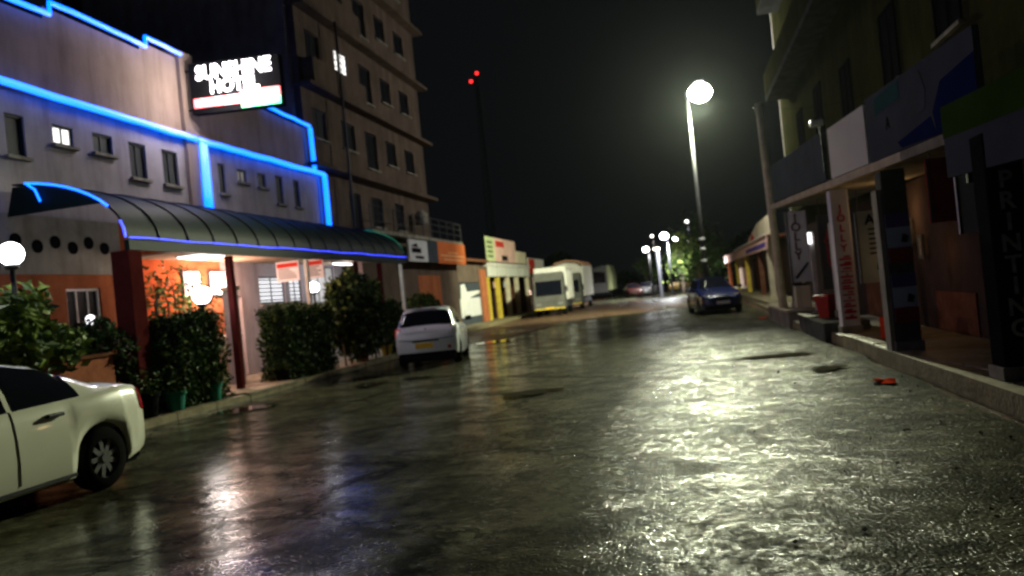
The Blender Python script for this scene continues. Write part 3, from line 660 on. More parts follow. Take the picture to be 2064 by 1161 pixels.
# terrace shop under/next to the block
ts = thing('terrace_shop', (-11, 33, 0), 'low shop with railed roof terrace and grey-orange signboard below the apartment block', 'shop')
MB().box(-11.9, -10.95, 27.3, 39.5, 4.38, 4.52).build('terrace_slab', 'concrete', ts)
MB().box(-12.04, -11.4, 26.95, 39.5, 0, 4.37).build('back_wall', 'plaster_brown', ts)
MB().box(-12.0, -11.38, 33.2, 36.4, .1, 2.85).build('wall_panel', 'paint_orange', ts)
pr = None
for k in range(11):
    y = 27.4 + 1.2 * k
    if pr is None: pr = MB().tube([(-11.0, y, 4.521), (-11.0, y, 5.42)], .022, 6).build('railing_post', 'frame_metal', ts); prc = WL[pr]
    else: place(pr, prc + Vector((0, 1.2 * k, 0)), ts)
for z in (5.43, 5.15, 4.85): MB().tube([(-11.0, 27.3, z), (-11.0, 39.45, z)], .018, 6).build('rail', 'frame_metal', ts)
MB().tube([(-11.0, 39.45, 5.43), (-12.0, 39.45, 5.43)], .018, 6).build('rail', 'frame_metal', ts)
sb = thing('shop_signboard', (-10.9, 35, 3.4), 'long signboard, white and grey then orange, above the terrace shop front', 'sign')
MB().box(-10.94, -10.86, 30.9, 33.3, 3.38, 4.3).build('white_panel', 'sign_white', sb); MB().box(-10.94, -10.86, 33.3, 34.8, 3.38, 4.33).build('grey_panel', 'sign_grey', sb)
MB().box(-10.94, -10.86, 34.8, 39.4, 3.36, 4.38).build('orange_panel', 'sign_orange', sb)
mb = MB(); mb.box(-10.857, -10.85, 31.2, 32.4, 3.75, 3.95); mb.box(-10.857, -10.85, 31.6, 32.7, 3.5, 3.62); mb.slab([(-10.857, 31.1, 4.02), (-10.857, 31.9, 4.16), (-10.857, 32.0, 3.98)], (.006, 0, 0)); mb.build('logo_marks', 'ink_black', sb)
mb = MB(); mb.box(-10.857, -10.85, 36.4, 38.0, 3.86, 3.92); mb.box(-10.857, -10.85, 35.2, 39.0, 3.70, 3.78); mb.box(-10.857, -10.85, 35.6, 38.8, 3.52, 3.59); mb.build('text_lines', 'sign_peach', sb)

# shuttered shop with mural, then the white-fascia arcade
sh = thing('shuttered_shop', (-12, 42, 0), 'orange-cornered shop with large mural shutter behind the hatchback', 'shop')
mb = MB(); opening_wall(mb, -12.3, -12.0, 39.6, 47.3, .1, 3.7, [(40.4, 46.2, .1, 2.55)]); mb.build('wall', 'plaster_brown', sh)
MB().box(-16, -12.302, 39.6, 47.3, 0, 3.5).build('core_wall', 'plaster_brown', sh)
MB().box(-11.998, -11.85, 39.5, 40.35, .1, 3.0).build('corner_pier', 'paint_deep_orange', sh); MB().box(-11.998, -11.85, 46.25, 47.3, .1, 3.3).build('corner_pier', 'paint_orange', sh)
sl = None
for k in range(16):
    z = .12 + k * .152
    mt = 'sign_white' if 3 <= k <= 9 else 'sign_grey'
    MB().slab([(-12.08, 40.42, z), (-12.05, 40.42, z + .07), (-12.08, 40.42, z + .146), (-12.12, 40.42, z + .146), (-12.12, 40.42, z)], (0, 5.76, 0)).build('shutter_slat', mt, sh)
mb = MB(); mb.slab([(-12.03, 41.0, .6), (-12.03, 42.2, .9), (-12.03, 43.6, 1.65), (-12.03, 46.0, 1.9), (-12.03, 46.0, 2.05), (-12.03, 43.2, 2.0), (-12.03, 42.8, 2.45), (-12.03, 42.0, 2.4), (-12.03, 41.9, 1.7), (-12.03, 41.0, 1.2)], (.012, 0, 0))
mb.build('mural_figure', 'plate_white', sh)
MB().box(-12.3, -11.6, 39.55, 47.4, 3.702, 3.85).build('roof_edge', 'rust_brown', sh)

ar = thing('arcade_shop', (-12, 54, 0), 'low arcade with white fascia panels on tan columns beyond the mural shutter', 'shop')
MB().box(-16, -13.0, 47.4, 61.5, 0, 3.6).build('back_wall', 'rust_brown', ar)
MB().box(-12.99, -11.75, 47.6, 61.3, 3.5, 3.74).build('fascia_top', 'paint_pale', ar)
fpn = None
for k in range(5):
    y = 47.7 + 2.72 * k
    if fpn is None: fpn = MB().box(-11.85, -11.8, y, y + 2.45, 2.86, 3.495).build('fascia_panel', 'sign_white_bright', ar); fc = WL[fpn]
    else: place(fpn, fc + Vector((0, 2.72 * k, 0)), ar)
MB().box(-12.2, -11.86, 47.5, 61.3, 2.84, 3.49).build('beam', 'plaster_brown', ar)
for k, y in enumerate([47.8, 50.6, 53.6, 56.6, 60.6]):
    MB().box(-12.1, -11.82, y - .17, y + .17, .14, 2.838).build('column', 'paint_yellow' if k < 2 else 'paint_cream', ar, bevel=.015)
for k, (y0, y1) in enumerate([(48.3, 50.2), (51.2, 53.2), (54.3, 56.2)]):
    MB().box(-12.98, -12.9, y0, y1, .15, 2.1).build('door', 'blackish', ar); MB().box(-12.5, -12.46, y0, y1, 2.15, 2.6).build('name_board', ['sign_peach', 'sign_pink', 'sign_white'][k], ar)
def roofsign(y0, y1, z0, z1, mt, label, X=-11.9, extra=None):
    t = thing('roof_signboard', (X, (y0 + y1) / 2, z0), label, 'sign', 'signboards standing on the shop roofs')
    MB().box(X - .06, X, y0, y1, z0 + .1, z1).build('board', mt, t)
    for y in (y0 + .3, y1 - .3): MB().box(X - .14, X - .062, y - .04, y + .04, z0 - .25, z1 - .2).build('strut', 'dark_metal', t)
    if extra: extra(t, X)
    return t
def ex1(t, X):
    mb = MB()
    for k in range(4): mb.box(X + .003, X + .01, 48.5, 49.9, 4.1 + k * .3, 4.24 + k * .3)
    mb.build('text_lines', 'leaf_mid', t)
def ex2(t, X):
    MB().box(X + .003, X + .01, 50.9, 53.3, 4.85, 5.25).build('red_patch', 'sign_red', t); MB().box(X + .003, X + .012, 52.4, 54.2, 3.95, 4.3).build('dark_patch', 'blackish', t)
roofsign(48.3, 50.5, 3.75, 5.42, 'sign_palegreen', 'pale green roof signboard with dark lettering, first on the arcade', extra=ex1)
roofsign(50.6, 57.0, 3.75, 5.42, 'sign_pink', 'pink and red roof signboard next to the green one', extra=ex2)
roofsign(57.2, 60.8, 3.75, 4.75, 'paint_cream', 'low cream roof signboard beyond the pink one')
roofsign(61.5, 68.5, 3.0, 4.35, 'sign_white_bright', 'white and red roof signboard nearest the trucks', extra=lambda t, X: MB().box(X + .003, X + .01, 61.6, 64.2, 3.12, 4.3).build('red_patch', 'sign_red', t))
fs_ = thing('far_shop', (-13, 72, 0), 'plain dark shop row behind the parked trucks', 'shop')
MB().box(-18, -12.2, 61.8, 85, 0, 3.1).build('wall', 'plaster_brown', fs_); MB().box(-18.2, -11.9, 61.7, 85.2, 3.102, 3.25).build('roof', 'rust_brown', fs_)

# ------------------------------------------------------------------ CARS
def interp(keys, x):
    if x <= keys[0][0]: return keys[0][1]
    for (a, p), (b, q) in zip(keys, keys[1:]):
        if x <= b:
            t = (x - a) / (b - a); t = t * t * (3 - 2 * t) * .45 + t * .55
            return p + (q - p) * t
    return keys[-1][1]
def make_car(S, label, paint, group='cars parked along the street', name='parked_car'):
    """body lofted from cross sections; x=0 rear bumper, +x forward"""
    t = thing(name, (0, 0, 0), label, S.get('cat', 'car'), group); WL[t] = Vector((0, 0, 0))
    L = S['L']; xs = set(round(L * k / 60, 3) for k in range(61))
    for wx in S['wheels']:
        for k in range(-8, 9): xs.add(round(wx + S['ar'] * math.sin(k / 8 * math.pi / 2), 3))
    xs |= {round(k[0], 3) for key in ('roof', 'shoulder', 'width') for k in S[key]} | {.03, .08, round(L - .03, 3), round(L - .08, 3)}
    xs = sorted(x for x in xs if 0 <= x <= L); xs = [x for i, x in enumerate(xs) if i == 0 or x - xs[i - 1] > .012]
    rings = []
    for x in xs:
        wd = interp(S['width'], x); zs = interp(S['shoulder'], x); zr = max(interp(S['roof'], x), zs + .03); wr = min(interp(S['roofw'], x), wd * .93)
        zl = interp(S['low'], x)
        for wx in S['wheels']:
            d = abs(x - wx)
            if d < S['ar']: zl = max(zl, S['wr'] + math.sqrt(max(0, S['ar'] ** 2 - d * d)) * 1.0)
        zl = min(zl, zs - .12); h = zs - zl
        hi = zr - zs; g = hi > .12
        pts = [(wd * .955, zl), (wd * .985, zl + h * .12), (wd, zl + h * .38), (wd * .99, zl + h * .66), (wd * .965, zl + h * .86), (wd * .93, zs)]
        a, b = (wd * .90, zs + .012), (wr, zr - .05 * min(1, hi / .3))
        for k in range(1, 4):
            u = k / 3; pts.append((a[0] + (b[0] - a[0]) * (u ** 1.25), a[1] + (b[1] - a[1]) * u))
        pts.insert(6, a)
        pts += [(wr * .86, zr - .012), (wr * .45, zr + .008), (0, zr + .014)]
        rings.append(pts)
    npt = len(rings[0]); v = []; mb = MB()
    full = 2 * npt - 1
    for x, pts in zip(xs, rings):
        left = [(x, y, z) for y, z in pts]; right = [(x, -y, z) for y, z in pts[:-1]][::-1]; v += left + right
    fs = []
    for i in range(len(xs) - 1):
        for k in range(full - 1): fs.append((i * full + k, i * full + k + 1, (i + 1) * full + k + 1, (i + 1) * full + k))
    fs.append(tuple(range(full))); fs.append(tuple((len(xs) - 1) * full + k for k in range(full))[::-1])
    mb.add(v, fs); body = mb.build('body', paint, t, smooth=True)
    es = body.modifiers.new('split', 'EDGE_SPLIT'); es.split_angle = R(50)
    # underbody
    MB().box(.25, L - .25, -S['hw'] * .8, S['hw'] * .8, .17, .55).build('underbody', 'blackish', t)
    idx = lambda x: min(range(len(xs)), key=lambda i: abs(xs[i] - x))
    def patch(name_, mt, x0, x1, k0, k1, side, off=.006, label_=None):
        i0, i1 = idx(x0), idx(x1); vv = []; W = k1 - k0 + 1
        for i in range(i0, i1 + 1):
            for k in range(k0, k1 + 1):
                y, z = rings[i][k]; y2, z2 = rings[i][min(k + 1, npt - 1)]; nrm = Vector((0, (z2 - z), -(y2 - y)))
                nrm = nrm.normalized() if nrm.length > 1e-6 else Vector((0, 0, 1))
                if nrm.y < 0: nrm = -nrm
                vv.append((xs[i], side * (y + nrm.y * off), z + abs(nrm.z) * off))
        ff = [(a * W + b, a * W + b + 1, (a + 1) * W + b + 1, (a + 1) * W + b) for a in range(i1 - i0) for b in range(W - 1)]
        m_ = MB(); m_.add(vv, ff); return m_.build(name_, mt, t, smooth=True, label=label_)
    def patchspan(name_, mt, x0, x1, off=.008, k0=8, push=0):   # screen glass right across
        i0, i1 = idx(x0), idx(x1); vv = []; ks = list(range(k0, npt)); W = len(ks) * 2 - 1
        for i in range(i0, i1 + 1):
            row = [(rings[i][k][0] * .97, rings[i][k][1]) for k in ks]; row = row + [(-y, z) for y, z in row[:-1]][::-1]
            vv += [(xs[i] + push, y, z + off) for y, z in row]
        ff = [(a * W + b, a * W + b + 1, (a + 1) * W + b + 1, (a + 1) * W + b) for a in range(i1 - i0) for b in range(W - 1)]
        m_ = MB(); m_.add(vv, ff); return m_.build(name_, mt, t, smooth=True)
    for sd in (1, -1):
        for x0, x1 in S['side_glass']: patch('side_window', 'car_glass', x0, x1, 6, 9, sd)
        for x0, x1, zz in S.get('handles', []): 
            yy = sd * (interp(S['width'], x0) * .975); MB().box(x0, x1, yy - .02, yy + .035, zz, zz + .035).build('door_handle', S.get('handle_mat', paint), t, bevel=.008)
        for x in S.get('seams', []):
            i = idx(x); mb = MB()
            P = [(x, sd * (rings[i][k][0] + .0015), rings[i][k][1]) for k in range(1, 7)]
            mb.tube(P, .006, 4).build('door_seam', 'blackish', t)
        yw = sd * (S['hw'] - .02)
        wx_list = S['wheels']
        for wx in wx_list:
            wr = S['wr']; c = (wx, yw, wr); w_ = thing_part('wheel', t, c)
            s_ = -sd
            MB().lathe(c, [(wr * .62, -.0 * s_), (wr * .93, 0), (wr, .03 * s_), (wr, .17 * s_), (wr * .93, .2 * s_), (wr * .6, .2 * s_)], 28, 'y', cap=False).build('tyre', 'rubber', w_, smooth=True)
            mb = MB(); mb.lathe(c, [(wr * .64, .012 * s_), (wr * .6, .03 * s_), (wr * .56, .10 * s_), (wr * .2, .11 * s_), (.01, .11 * s_)], 24, 'y', cap=False)
            for q in range(S.get('spokes', 7)):
                a = 2 * math.pi * q / S.get('spokes', 7); u = Vector((math.cos(a), 0, math.sin(a))); n_ = Vector((-math.sin(a), 0, math.cos(a))); C_ = Vector(c)
                b0, b1 = C_ + u * wr * .1, C_ + u * wr * .6
                o1 = Vector((0, s_ * .02, 0)); o2 = Vector((0, s_ * .06, 0))
                mb.hexa([b0 - n_ * .03 + o1, b1 - n_ * .022 + o1, b1 + n_ * .022 + o1, b0 + n_ * .03 + o1, b0 - n_ * .03 + o2, b1 - n_ * .022 + o2, b1 + n_ * .022 + o2, b0 + n_ * .03 + o2])
            mb.lathe(c, [(.045, .005 * s_), (.05, .02 * s_), (.05, .08 * s_)], 12, 'y'); mb.build('rim', 'alloy', w_)
    S['patch'] = patch
    if 'rear_glass' in S: patchspan('rear_window', 'car_glass', *S['rear_glass'])
    if 'front_glass' in S: patchspan('windscreen', 'car_glass', *S['front_glass'])
    if 'extra' in S: S['extra'](t, S, rings, xs, idx)
    return t
def thing_part(name, parent, c):
    o = bpy.data.objects.new(name, None); COL.objects.link(o); o.parent = parent; o.location = Vector(c) - WL[parent]; WL[o] = Vector(c); o.empty_display_size = .1; return o
def curved_end(t, S, name, mt, ya, yb, za, zb, x, th=.02, n=6, bow=.0, bevel=.01, label=None):
    mb = MB(); mb.box(x - th, x + th, ya, yb, za, zb); return mb.build(name, mt, t, bevel=bevel, label=label)

def sedan_extra(t, S, rings, xs, idx):
    for sd in (1, -1):
        S['patch']('tail_lamp', 'lens_red', .03, .26, 3, 5, sd, .012)
        MB().box(-.012, .03, sd * .30, sd * .50, .86, .93).build('reflector', 'lens_clear', t, bevel=.01)
        MB().hexa([(3.5, sd * .90, 1.0), (3.62, sd * .90, 1.0), (3.62, sd * 1.08, 1.02), (3.5, sd * 1.08, 1.02), (3.5, sd * .90, 1.12), (3.6, sd * .90, 1.12), (3.6, sd * 1.08, 1.13), (3.5, sd * 1.08, 1.13)]).build('mirror', 'car_pearl', t, bevel=.02)
        MB().box(1.32, 3.1, sd * .865, sd * .893, .24, .27).build('sill_trim', 'dark_metal', t)
    MB().box(-.025, .0, -.26, .26, .62, .74).build('number_plate', 'plate_yellow', t)
    MB().box(-.02, .06, -.55, .55, .16, .3).build('rear_valance', 'blackish', t, bevel=.02)
    MB().box(-.018, .01, -.4, .4, .80, .83).build('chrome_strip', 'chrome', t)
sedan_spec = dict(L=4.6, hw=.89, wheels=(.90, 3.60), ar=.375, wr=.325, spokes=9, ext=0,
    width=[(0, .58), (.06, .70), (.16, .78), (.32, .84), (.55, .875), (.9, .89), (3.6, .89), (4.2, .85), (4.45, .76), (4.6, .58)],
    shoulder=[(0, .66), (.04, .80), (.12, .92), (.24, 1.0), (.42, 1.03), (.6, 1.03), (1.2, .99), (3.2, .93), (3.6, .92), (4.2, .80), (4.6, .62)],
    roof=[(0, .69), (.04, .83), (.12, .95), (.24, 1.03), (.42, 1.07), (.75, 1.13), (1.05, 1.25), (1.45, 1.39), (1.9, 1.465), (2.5, 1.475), (2.9, 1.42), (3.65, .97), (4.2, .84), (4.6, .64)],
    roofw=[(0, .6), (.5, .68), (.8, .60), (1.4, .56), (2.6, .56), (3.2, .62), (3.7, .72), (4.6, .5)],
    low=[(0, .40), (.06, .34), (.3, .28), (.6, .22), (4.2, .2), (4.6, .3)],
    side_glass=[(1.10, 1.95), (2.02, 3.05)], rear_glass=(.78, 1.40), front_glass=(2.95, 3.6), handles=[(1.42, 1.62, .86), (2.32, 2.52, .84)], handle_mat='dark_metal', seams=[1.98, 3.1], extra=sedan_extra)
sedan = make_car(sedan_spec, 'cream sedan parked nearest, cut off by the left edge of the photo', 'car_pearl')
sedan.location = (-6.93, 8.1, 0); sedan.rotation_euler = (0, 0, R(-90.8))

def hatch_extra(t, S, rings, xs, idx):
    for sd in (1, -1):
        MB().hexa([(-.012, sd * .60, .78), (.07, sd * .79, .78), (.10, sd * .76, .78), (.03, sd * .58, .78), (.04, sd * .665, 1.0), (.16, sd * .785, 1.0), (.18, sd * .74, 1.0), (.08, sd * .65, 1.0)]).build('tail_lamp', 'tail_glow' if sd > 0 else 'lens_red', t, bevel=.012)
        MB().hexa([(2.55, sd * .82, 1.0), (2.65, sd * .82, 1.0), (2.65, sd * 1.0, 1.02), (2.55, sd * 1.0, 1.02), (2.55, sd * .82, 1.13), (2.63, sd * .82, 1.13), (2.63, sd * .99, 1.14), (2.55, sd * .99, 1.14)]).build('mirror', 'blackish', t, bevel=.02)
    MB().box(-.03, .0, -.16, .28, .47, .60).build('number_plate', 'plate_yellow', t)
    MB().box(-.012, .01, -.32, .36, .63, .665).build('plate_recess', 'dark_metal', t)
    MB().box(-.018, .08, -.72, .72, .13, .30).build('rear_valance', 'blackish', t, bevel=.02)
    MB().tube([(.0, -.70, .70), (-.008, -.3, .68), (-.008, .3, .68), (.0, .70, .70)], .008, 5).build('tailgate_seam', 'blackish', t)
    MB().tube([(.03, 0, .93), (.02, 0, .93)], .04, 14).build('badge', 'chrome', t)
    MB().tube([(.16, 0, 1.02), (.21, .25, 1.09), (.24, .4, 1.14)], .01, 5).build('wiper', 'blackish', t)
    MB().box(.36, .52, -.55, .55, 1.455, 1.485).build('spoiler', 'car_white', t, bevel=.01)
    MB().box(-.02, .0, -.62, -.54, .42, .50).build('reflector', 'lens_red', t, bevel=.01)
hatch_spec = dict(L=3.6, hw=.825, wheels=(.62, 2.92), ar=.335, wr=.285, spokes=6,
    width=[(0, .72), (.05, .775), (.2, .81), (.6, .825), (2.9, .825), (3.3, .77), (3.6, .5)],
    shoulder=[(0, .84), (.03, .92), (.12, 1.0), (.5, 1.01), (1.5, .98), (2.6, .93), (3.0, .88), (3.4, .74), (3.6, .58)],
    roof=[(0, .88), (.05, .96), (.12, 1.03), (.42, 1.42), (.55, 1.455), (1.3, 1.475), (1.9, 1.44), (2.7, .98), (3.1, .9), (3.6, .6)],
    roofw=[(0, .70), (.12, .70), (.42, .60), (.9, .58), (1.9, .57), (2.4, .63), (2.8, .7), (3.6, .45)],
    low=[(0, .36), (.12, .30), (.5, .22), (3.3, .2), (3.6, .3)],
    side_glass=[(.55, 1.08), (1.14, 1.9), (1.96, 2.3)], rear_glass=(.13, .40, .012, 8, -.008), front_glass=(1.98, 2.66), handles=[(1.2, 1.36, .86), (2.0, 2.16, .85)], seams=[1.12, 1.94], extra=hatch_extra)
hatch = make_car(hatch_spec, 'small white hatchback seen from behind, with a yellow number plate', 'car_white')
hatch.location = (-6.52, 19.15, 0); hatch.rotation_euler = (0, 0, R(90 + 11))

def blue_extra(t, S, rings, xs, idx):
    L = S['L']
    for sd in (1, -1):
        MB().hexa([(4.12, sd * .80, .66), (4.36, sd * .50, .62), (4.32, sd * .48, .62), (4.08, sd * .76, .66), (4.05, sd * .80, .80), (4.28, sd * .50, .75), (4.24, sd * .48, .75), (4.0, sd * .76, .80)]).build('headlamp', 'lens_clear' if sd < 0 else 'lens_amber', t, bevel=.015)
        MB().box(3.05, 3.17, sd * .88, sd * 1.05, .98, 1.10).build('mirror', 'car_blue', t, bevel=.02)
    MB().box(4.38, 4.42, -.38, .38, .56, .66).build('grille', 'blackish', t, bevel=.01)
    MB().box(4.37, 4.425, -.26, .26, .675, .71).build('grille_bar', 'chrome', t, bevel=.005)
    MB().box(4.42, 4.44, -.26, .26, .40, .52).build('number_plate', 'plate_white', t)
    MB().box(4.30, 4.41, -.7, .7, .2, .36).build('lower_intake', 'blackish', t, bevel=.02)
blue_spec = dict(L=4.4, hw=.87, wheels=(.85, 3.5), ar=.37, wr=.315, spokes=7,
    width=[(0, .66), (.08, .78), (.3, .84), (.8, .87), (3.6, .87), (4.1, .82), (4.3, .70), (4.4, .56)],
    shoulder=[(0, .86), (.1, .98), (.6, 1.0), (2.9, .94), (3.4, .90), (4.0, .80), (4.3, .70), (4.4, .60)],
    roof=[(0, .9), (.1, 1.02), (.45, 1.3), (.8, 1.44), (1.6, 1.48), (2.2, 1.45), (3.0, 1.02), (3.5, .95), (4.0, .84), (4.4, .62)],
    roofw=[(0, .6), (.5, .6), (1.5, .57), (2.3, .58), (2.9, .66), (3.3, .74), (4.4, .5)],
    low=[(0, .34), (.4, .24), (4.1, .2), (4.4, .26)],
    side_glass=[(.75, 1.45), (1.52, 2.6)], rear_glass=(.2, .7), front_glass=(2.22, 2.96), handles=[(1.1, 1.26, .88)], seams=[1.48, 2.7], extra=blue_extra)
blue = make_car(blue_spec, 'dark blue hatchback facing the camera under the main street lamp', 'car_blue')
blue.location = (.78, 36.9, 0); blue.rotation_euler = (0, 0, R(-90 + 8))

far_spec = dict(sedan_spec); far_spec['extra'] = None; del far_spec['extra']
for loc, rz, mt, lb in [((-6.2, 92, 0), -80, 'car_red_dark', 'dark red car far down the road, left of its neighbours'), ((-3.9, 95, 0), -100, 'car_grey', 'grey car far down the road behind the red one'),
                        ((-1.2, 88, 0), 60, 'car_yellow', 'yellowish car far away beneath the lit tree')]:
    c_ = make_car(far_spec, lb, mt, 'far cars at the end of the road'); c_.location = loc; c_.rotation_euler = (0, 0, R(rz))

# trucks
def truck(loc, rz, label, cabm, boxm, L=6.2, box_h=3.1, W=1.05, arch=False, cz=2.35):
    t = thing('parked_truck', (0, 0, 0), label, 'truck', 'trucks parked before the far shops'); WL[t] = Vector((0, 0, 0))
    x = L
    mb = MB(); sec = [(-.0, .45, 1.0), (.02, .95, 1.0), (.0 - .12, 1.25, .99), (-.42, cz - .1, .93), (-.52, cz, .86)]
    v = []; 
    for dx, z, k in sec: v += [(x + dx, -W * k, z), (x + dx, W * k, z)]
    nb = len(v); 
    for dx, z, k in sec: v += [(x - 1.5, -W * k, z), (x - 1.5, W * k, z)]
    f = []
    for i in range(len(sec) - 1):
        a = 2 * i; f += [(a, a + 1, a + 3, a + 2), (nb + a, nb + a + 2, nb + a + 3, nb + a + 1), (a, a + 2, nb + a + 2, nb + a), (a + 1, nb + a + 1, nb + a + 3, a + 3)]
    k = 2 * (len(sec) - 1); f += [(k, k + 1, nb + k + 1, nb + k), (0, nb, nb + 1, 1)]
    mb.add(v, f); mb.build('cab', cabm, t, bevel=.02)
    MB().hexa([(x - .125, -W * .86, 1.3), (x - .11, W * .86, 1.3), (x - .14, W * .86, 1.3), (x - .15, -W * .86, 1.3), (x - .305, -W * .83, 2.22), (x - .305, W * .83, 2.22), (x - .345, W * .83, 2.22), (x - .345, -W * .83, 2.22)]).build('windscreen', 'car_glass', t)
    for sd in (1, -1):
        MB().box(x - 1.15, x - .5, sd * W * .985, sd * (W * .985 + .012), 1.3, cz - .3).build('side_window', 'car_glass', t)
        MB().box(x - .0, x + .03, sd * W * .55, sd * W * .88, .68, .84).build('headlamp', 'lens_clear', t, bevel=.01)
        mb = MB(); mb.tube([(x - .2, sd * W, 1.9), (x + .05, sd * (W + .16), 1.9), (x + .05, sd * (W + .16), 1.6)], .015, 5); mb.box(x + .02, x + .08, sd * (W + .10), sd * (W + .24), 1.45, 1.8); mb.build('mirror', 'chrome', t)
        for wx in (x - 1.0, 1.1):
            c = (wx, sd * (W - .02), .42); w_ = thing_part('wheel', t, c); s_ = -sd
            MB().lathe(c, [(.24, 0), (.40, 0), (.42, .03 * s_), (.42, .24 * s_), (.40, .27 * s_), (.2, .27 * s_)], 22, 'y', cap=False).build('tyre', 'rubber', w_, smooth=True)
            MB().lathe(c, [(.25, .02 * s_), (.2, .06 * s_), (.08, .03 * s_), (.06, .0)], 16, 'y').build('rim', 'alloy', w_, smooth=True)
    MB().box(x - .02, x + .08, -W * .98, W * .98, .42, .52).build('bumper', 'paint_yellow', t, bevel=.02)
    MB().box(x + .081, x + .09, -.26, .26, .46, .57).build('number_plate', 'plate_yellow', t)
    MB().box(.1, x - 1.0, -.35, .35, .55, .8).build('chassis', 'blackish', t)
    mb = MB(); z0 = .95; x1 = x - 1.62
    prof = [(-W * 1.05, z0), (W * 1.05, z0), (W * 1.05, box_h - (.25 if arch else 0))] + ([(W * .8, box_h - .06), (0, box_h + .06), (-W * .8, box_h - .06)] if arch else []) + [(-W * 1.05, box_h - (.25 if arch else 0))]
    mb.slab([(0, y, z) for y, z in prof], (x1, 0, 0)); bx = mb.build('cargo_box', boxm, t, bevel=.03)
    if arch: MB().slab([(-.02, -W * 1.09, box_h - .3), (-.02, -W * .82, box_h - .03), (-.02, 0, box_h + .1), (-.02, W * .82, box_h - .03), (-.02, W * 1.09, box_h - .3), (-.02, W * 1.09, box_h - .24), (-.02, W * .84, box_h + .04), (-.02, 0, box_h + .18), (-.02, -W * .84, box_h + .04), (-.02, -W * 1.09, box_h - .24)], (x1 + .5, 0, 0)).build('canvas_roof', 'canvas_orange', t)
    for k in range(6):
        xx = .15 + (x1 - .3) * k / 5
        for sd in (1, -1): MB().box(xx - .03, xx + .03, sd * (W * 1.05 + .002), sd * (W * 1.05 + .03), z0 + .02, box_h - .3).build('box_rib', boxm, t)
    for sd in (1, -1): MB().box(1.7, x - 1.7, sd * (W - .05), sd * W, .5, .9).build('side_guard', 'dark_metal', t)
    t.location = loc; t.rotation_euler = (0, 0, rz); return t
truck((-8.7, 55.2, 0), R(-90 + 3), 'small white box truck facing the camera before the arcade', 'truck_shaded', 'truck_white', L=6.2, box_h=3.1, cz=2.75, W=.98)
truck((-8.6, 66.0, 0), R(-90), 'second white truck with orange arched canvas top behind the first', 'truck_shaded', 'truck_white', L=7.5, box_h=3.6, arch=True, cz=2.75)

# far van, light painted in: lit side pale green, unlit front dark grey
fv = thing('parked_van', (-9.3, 95, 0), 'pale green van far away at the road end, right of the trucks', 'van')
MB().slab([(-10.9, 95, .45), (-9.01, 95, .45), (-9.01, 95, 3.9), (-9.4, 95, 4.0), (-10.8, 95, 3.7)], (0, 6, 0)).build('body', 'car_grey', fv, bevel=.08)
MB().slab([(-9.0, 94.9, .9), (-8.45, 94.9, 1.0), (-8.4, 94.9, 2.6), (-8.6, 94.9, 3.9), (-9.0, 94.9, 4.0)], (0, 6.2, 0)).build('lit_side_panel', 'sign_palegreen', fv, bevel=.08)
MB().slab([(-10.7, 94.97, 1.9), (-9.2, 94.97, 1.9), (-9.2, 94.97, 3.2), (-10.6, 94.97, 3.3)], (0, .02, 0)).build('windscreen', 'car_glass', fv)
MB().box(-10.8, -8.6, 94.85, 94.99, .4, .75).build('bumper', 'blackish', fv)
for x in (-10.6, -8.8):
    MB().lathe((x, 96.2, .42), [(.42, -.12), (.42, .12)], 16, 'x').build('wheel', 'rubber', fv)

# ------------------------------------------------------------------ STREET LAMPS
def street_lamp(x, y, h, armx, army, e, label, r_=.30, mt='lamp_glow', col=(.95, 1, .66), spot=150, tilt=0, cat='street lamp', rings=False, lr=.28):
    t = thing('street_lamp', (x, y, 0), label, cat, 'street lamps down the road')
    MB().tube([(x, y, 0), (x, y, h * .5), (x, y, h + .1)], [.10, .085, .055], 12).build('pole', 'frame_metal' if rings else 'dark_metal', t, smooth=True)
    MB().tube([(x, y, h - .1), (x + armx * .5, y + army * .5, h + .12), (x + armx, y + army, h + .14)], .035, 8).build('arm', 'pole_metal', t, smooth=True)
    MB().box(x + armx - .2, x + armx + .2, y + army - .28, y + army + .28, h + .05, h + .15).build('lamp_housing', 'dark_metal', t, bevel=.03)
    pr = [(max(.002, r_ * math.sin(math.pi * k / 12)), -r_ * .8 * math.cos(math.pi * k / 12)) for k in range(13)]
    MB().lathe((x + armx, y + army, h - r_ * .8 + .04), pr, 18).build('lens', mt, t, smooth=True)
    if rings:
        for z in (2.2, 2.75, 3.2): MB().lathe((x, y, z), [(.112, 0), (.125, .02), (.125, .10), (.112, .12)], 14).build('collar', 'plate_white', t, smooth=True)
    lamp('lamp_light', (x + armx, y + army, h - r_ * 1.75), e * (.015 if tilt else 1), col, lr, 'SPOT', (0, 0, 0), spot, .55, parent=t)
    if tilt:   # floodlight lens: most of its light is thrown up the road towards the hotel
        d = Vector((-5, -26, -7.3)).to_track_quat('-Z', 'Y').to_euler()
        lamp('lamp_beam', (x + armx, y + army - .1, h - r_ * 1.75), e, col, lr, 'SPOT', d, 46, 1.0, parent=t)
        d2 = Vector((-10, 14, -7)).to_track_quat('-Z', 'Y').to_euler()
        lamp('lamp_beam', (x + armx - .1, y + army + .1, h - r_ * 1.75), e * .7, col, lr, 'SPOT', d2, 92, 1.0, parent=t)
    return t
street_lamp(.95, 37.6, 10.0, .5, -1.5, 40000, 'main dazzling street lamp above the dark blue hatchback', rings=True, r_=.5, spot=158, tilt=1)
street_lamp(-1.25, 77, 5.9, -.25, -.8, 24000, 'bright distant street lamp beside the lit tree', r_=.36, mt='far_lamp_glow', col=(.95, .97, 1), spot=165)
street_lamp(-.55, 86, 5.9, .0, -.5, 2500, 'smaller lamp just right of the bright distant one', r_=.26, mt='far_lamp_glow', col=(1, .97, .9), spot=165)
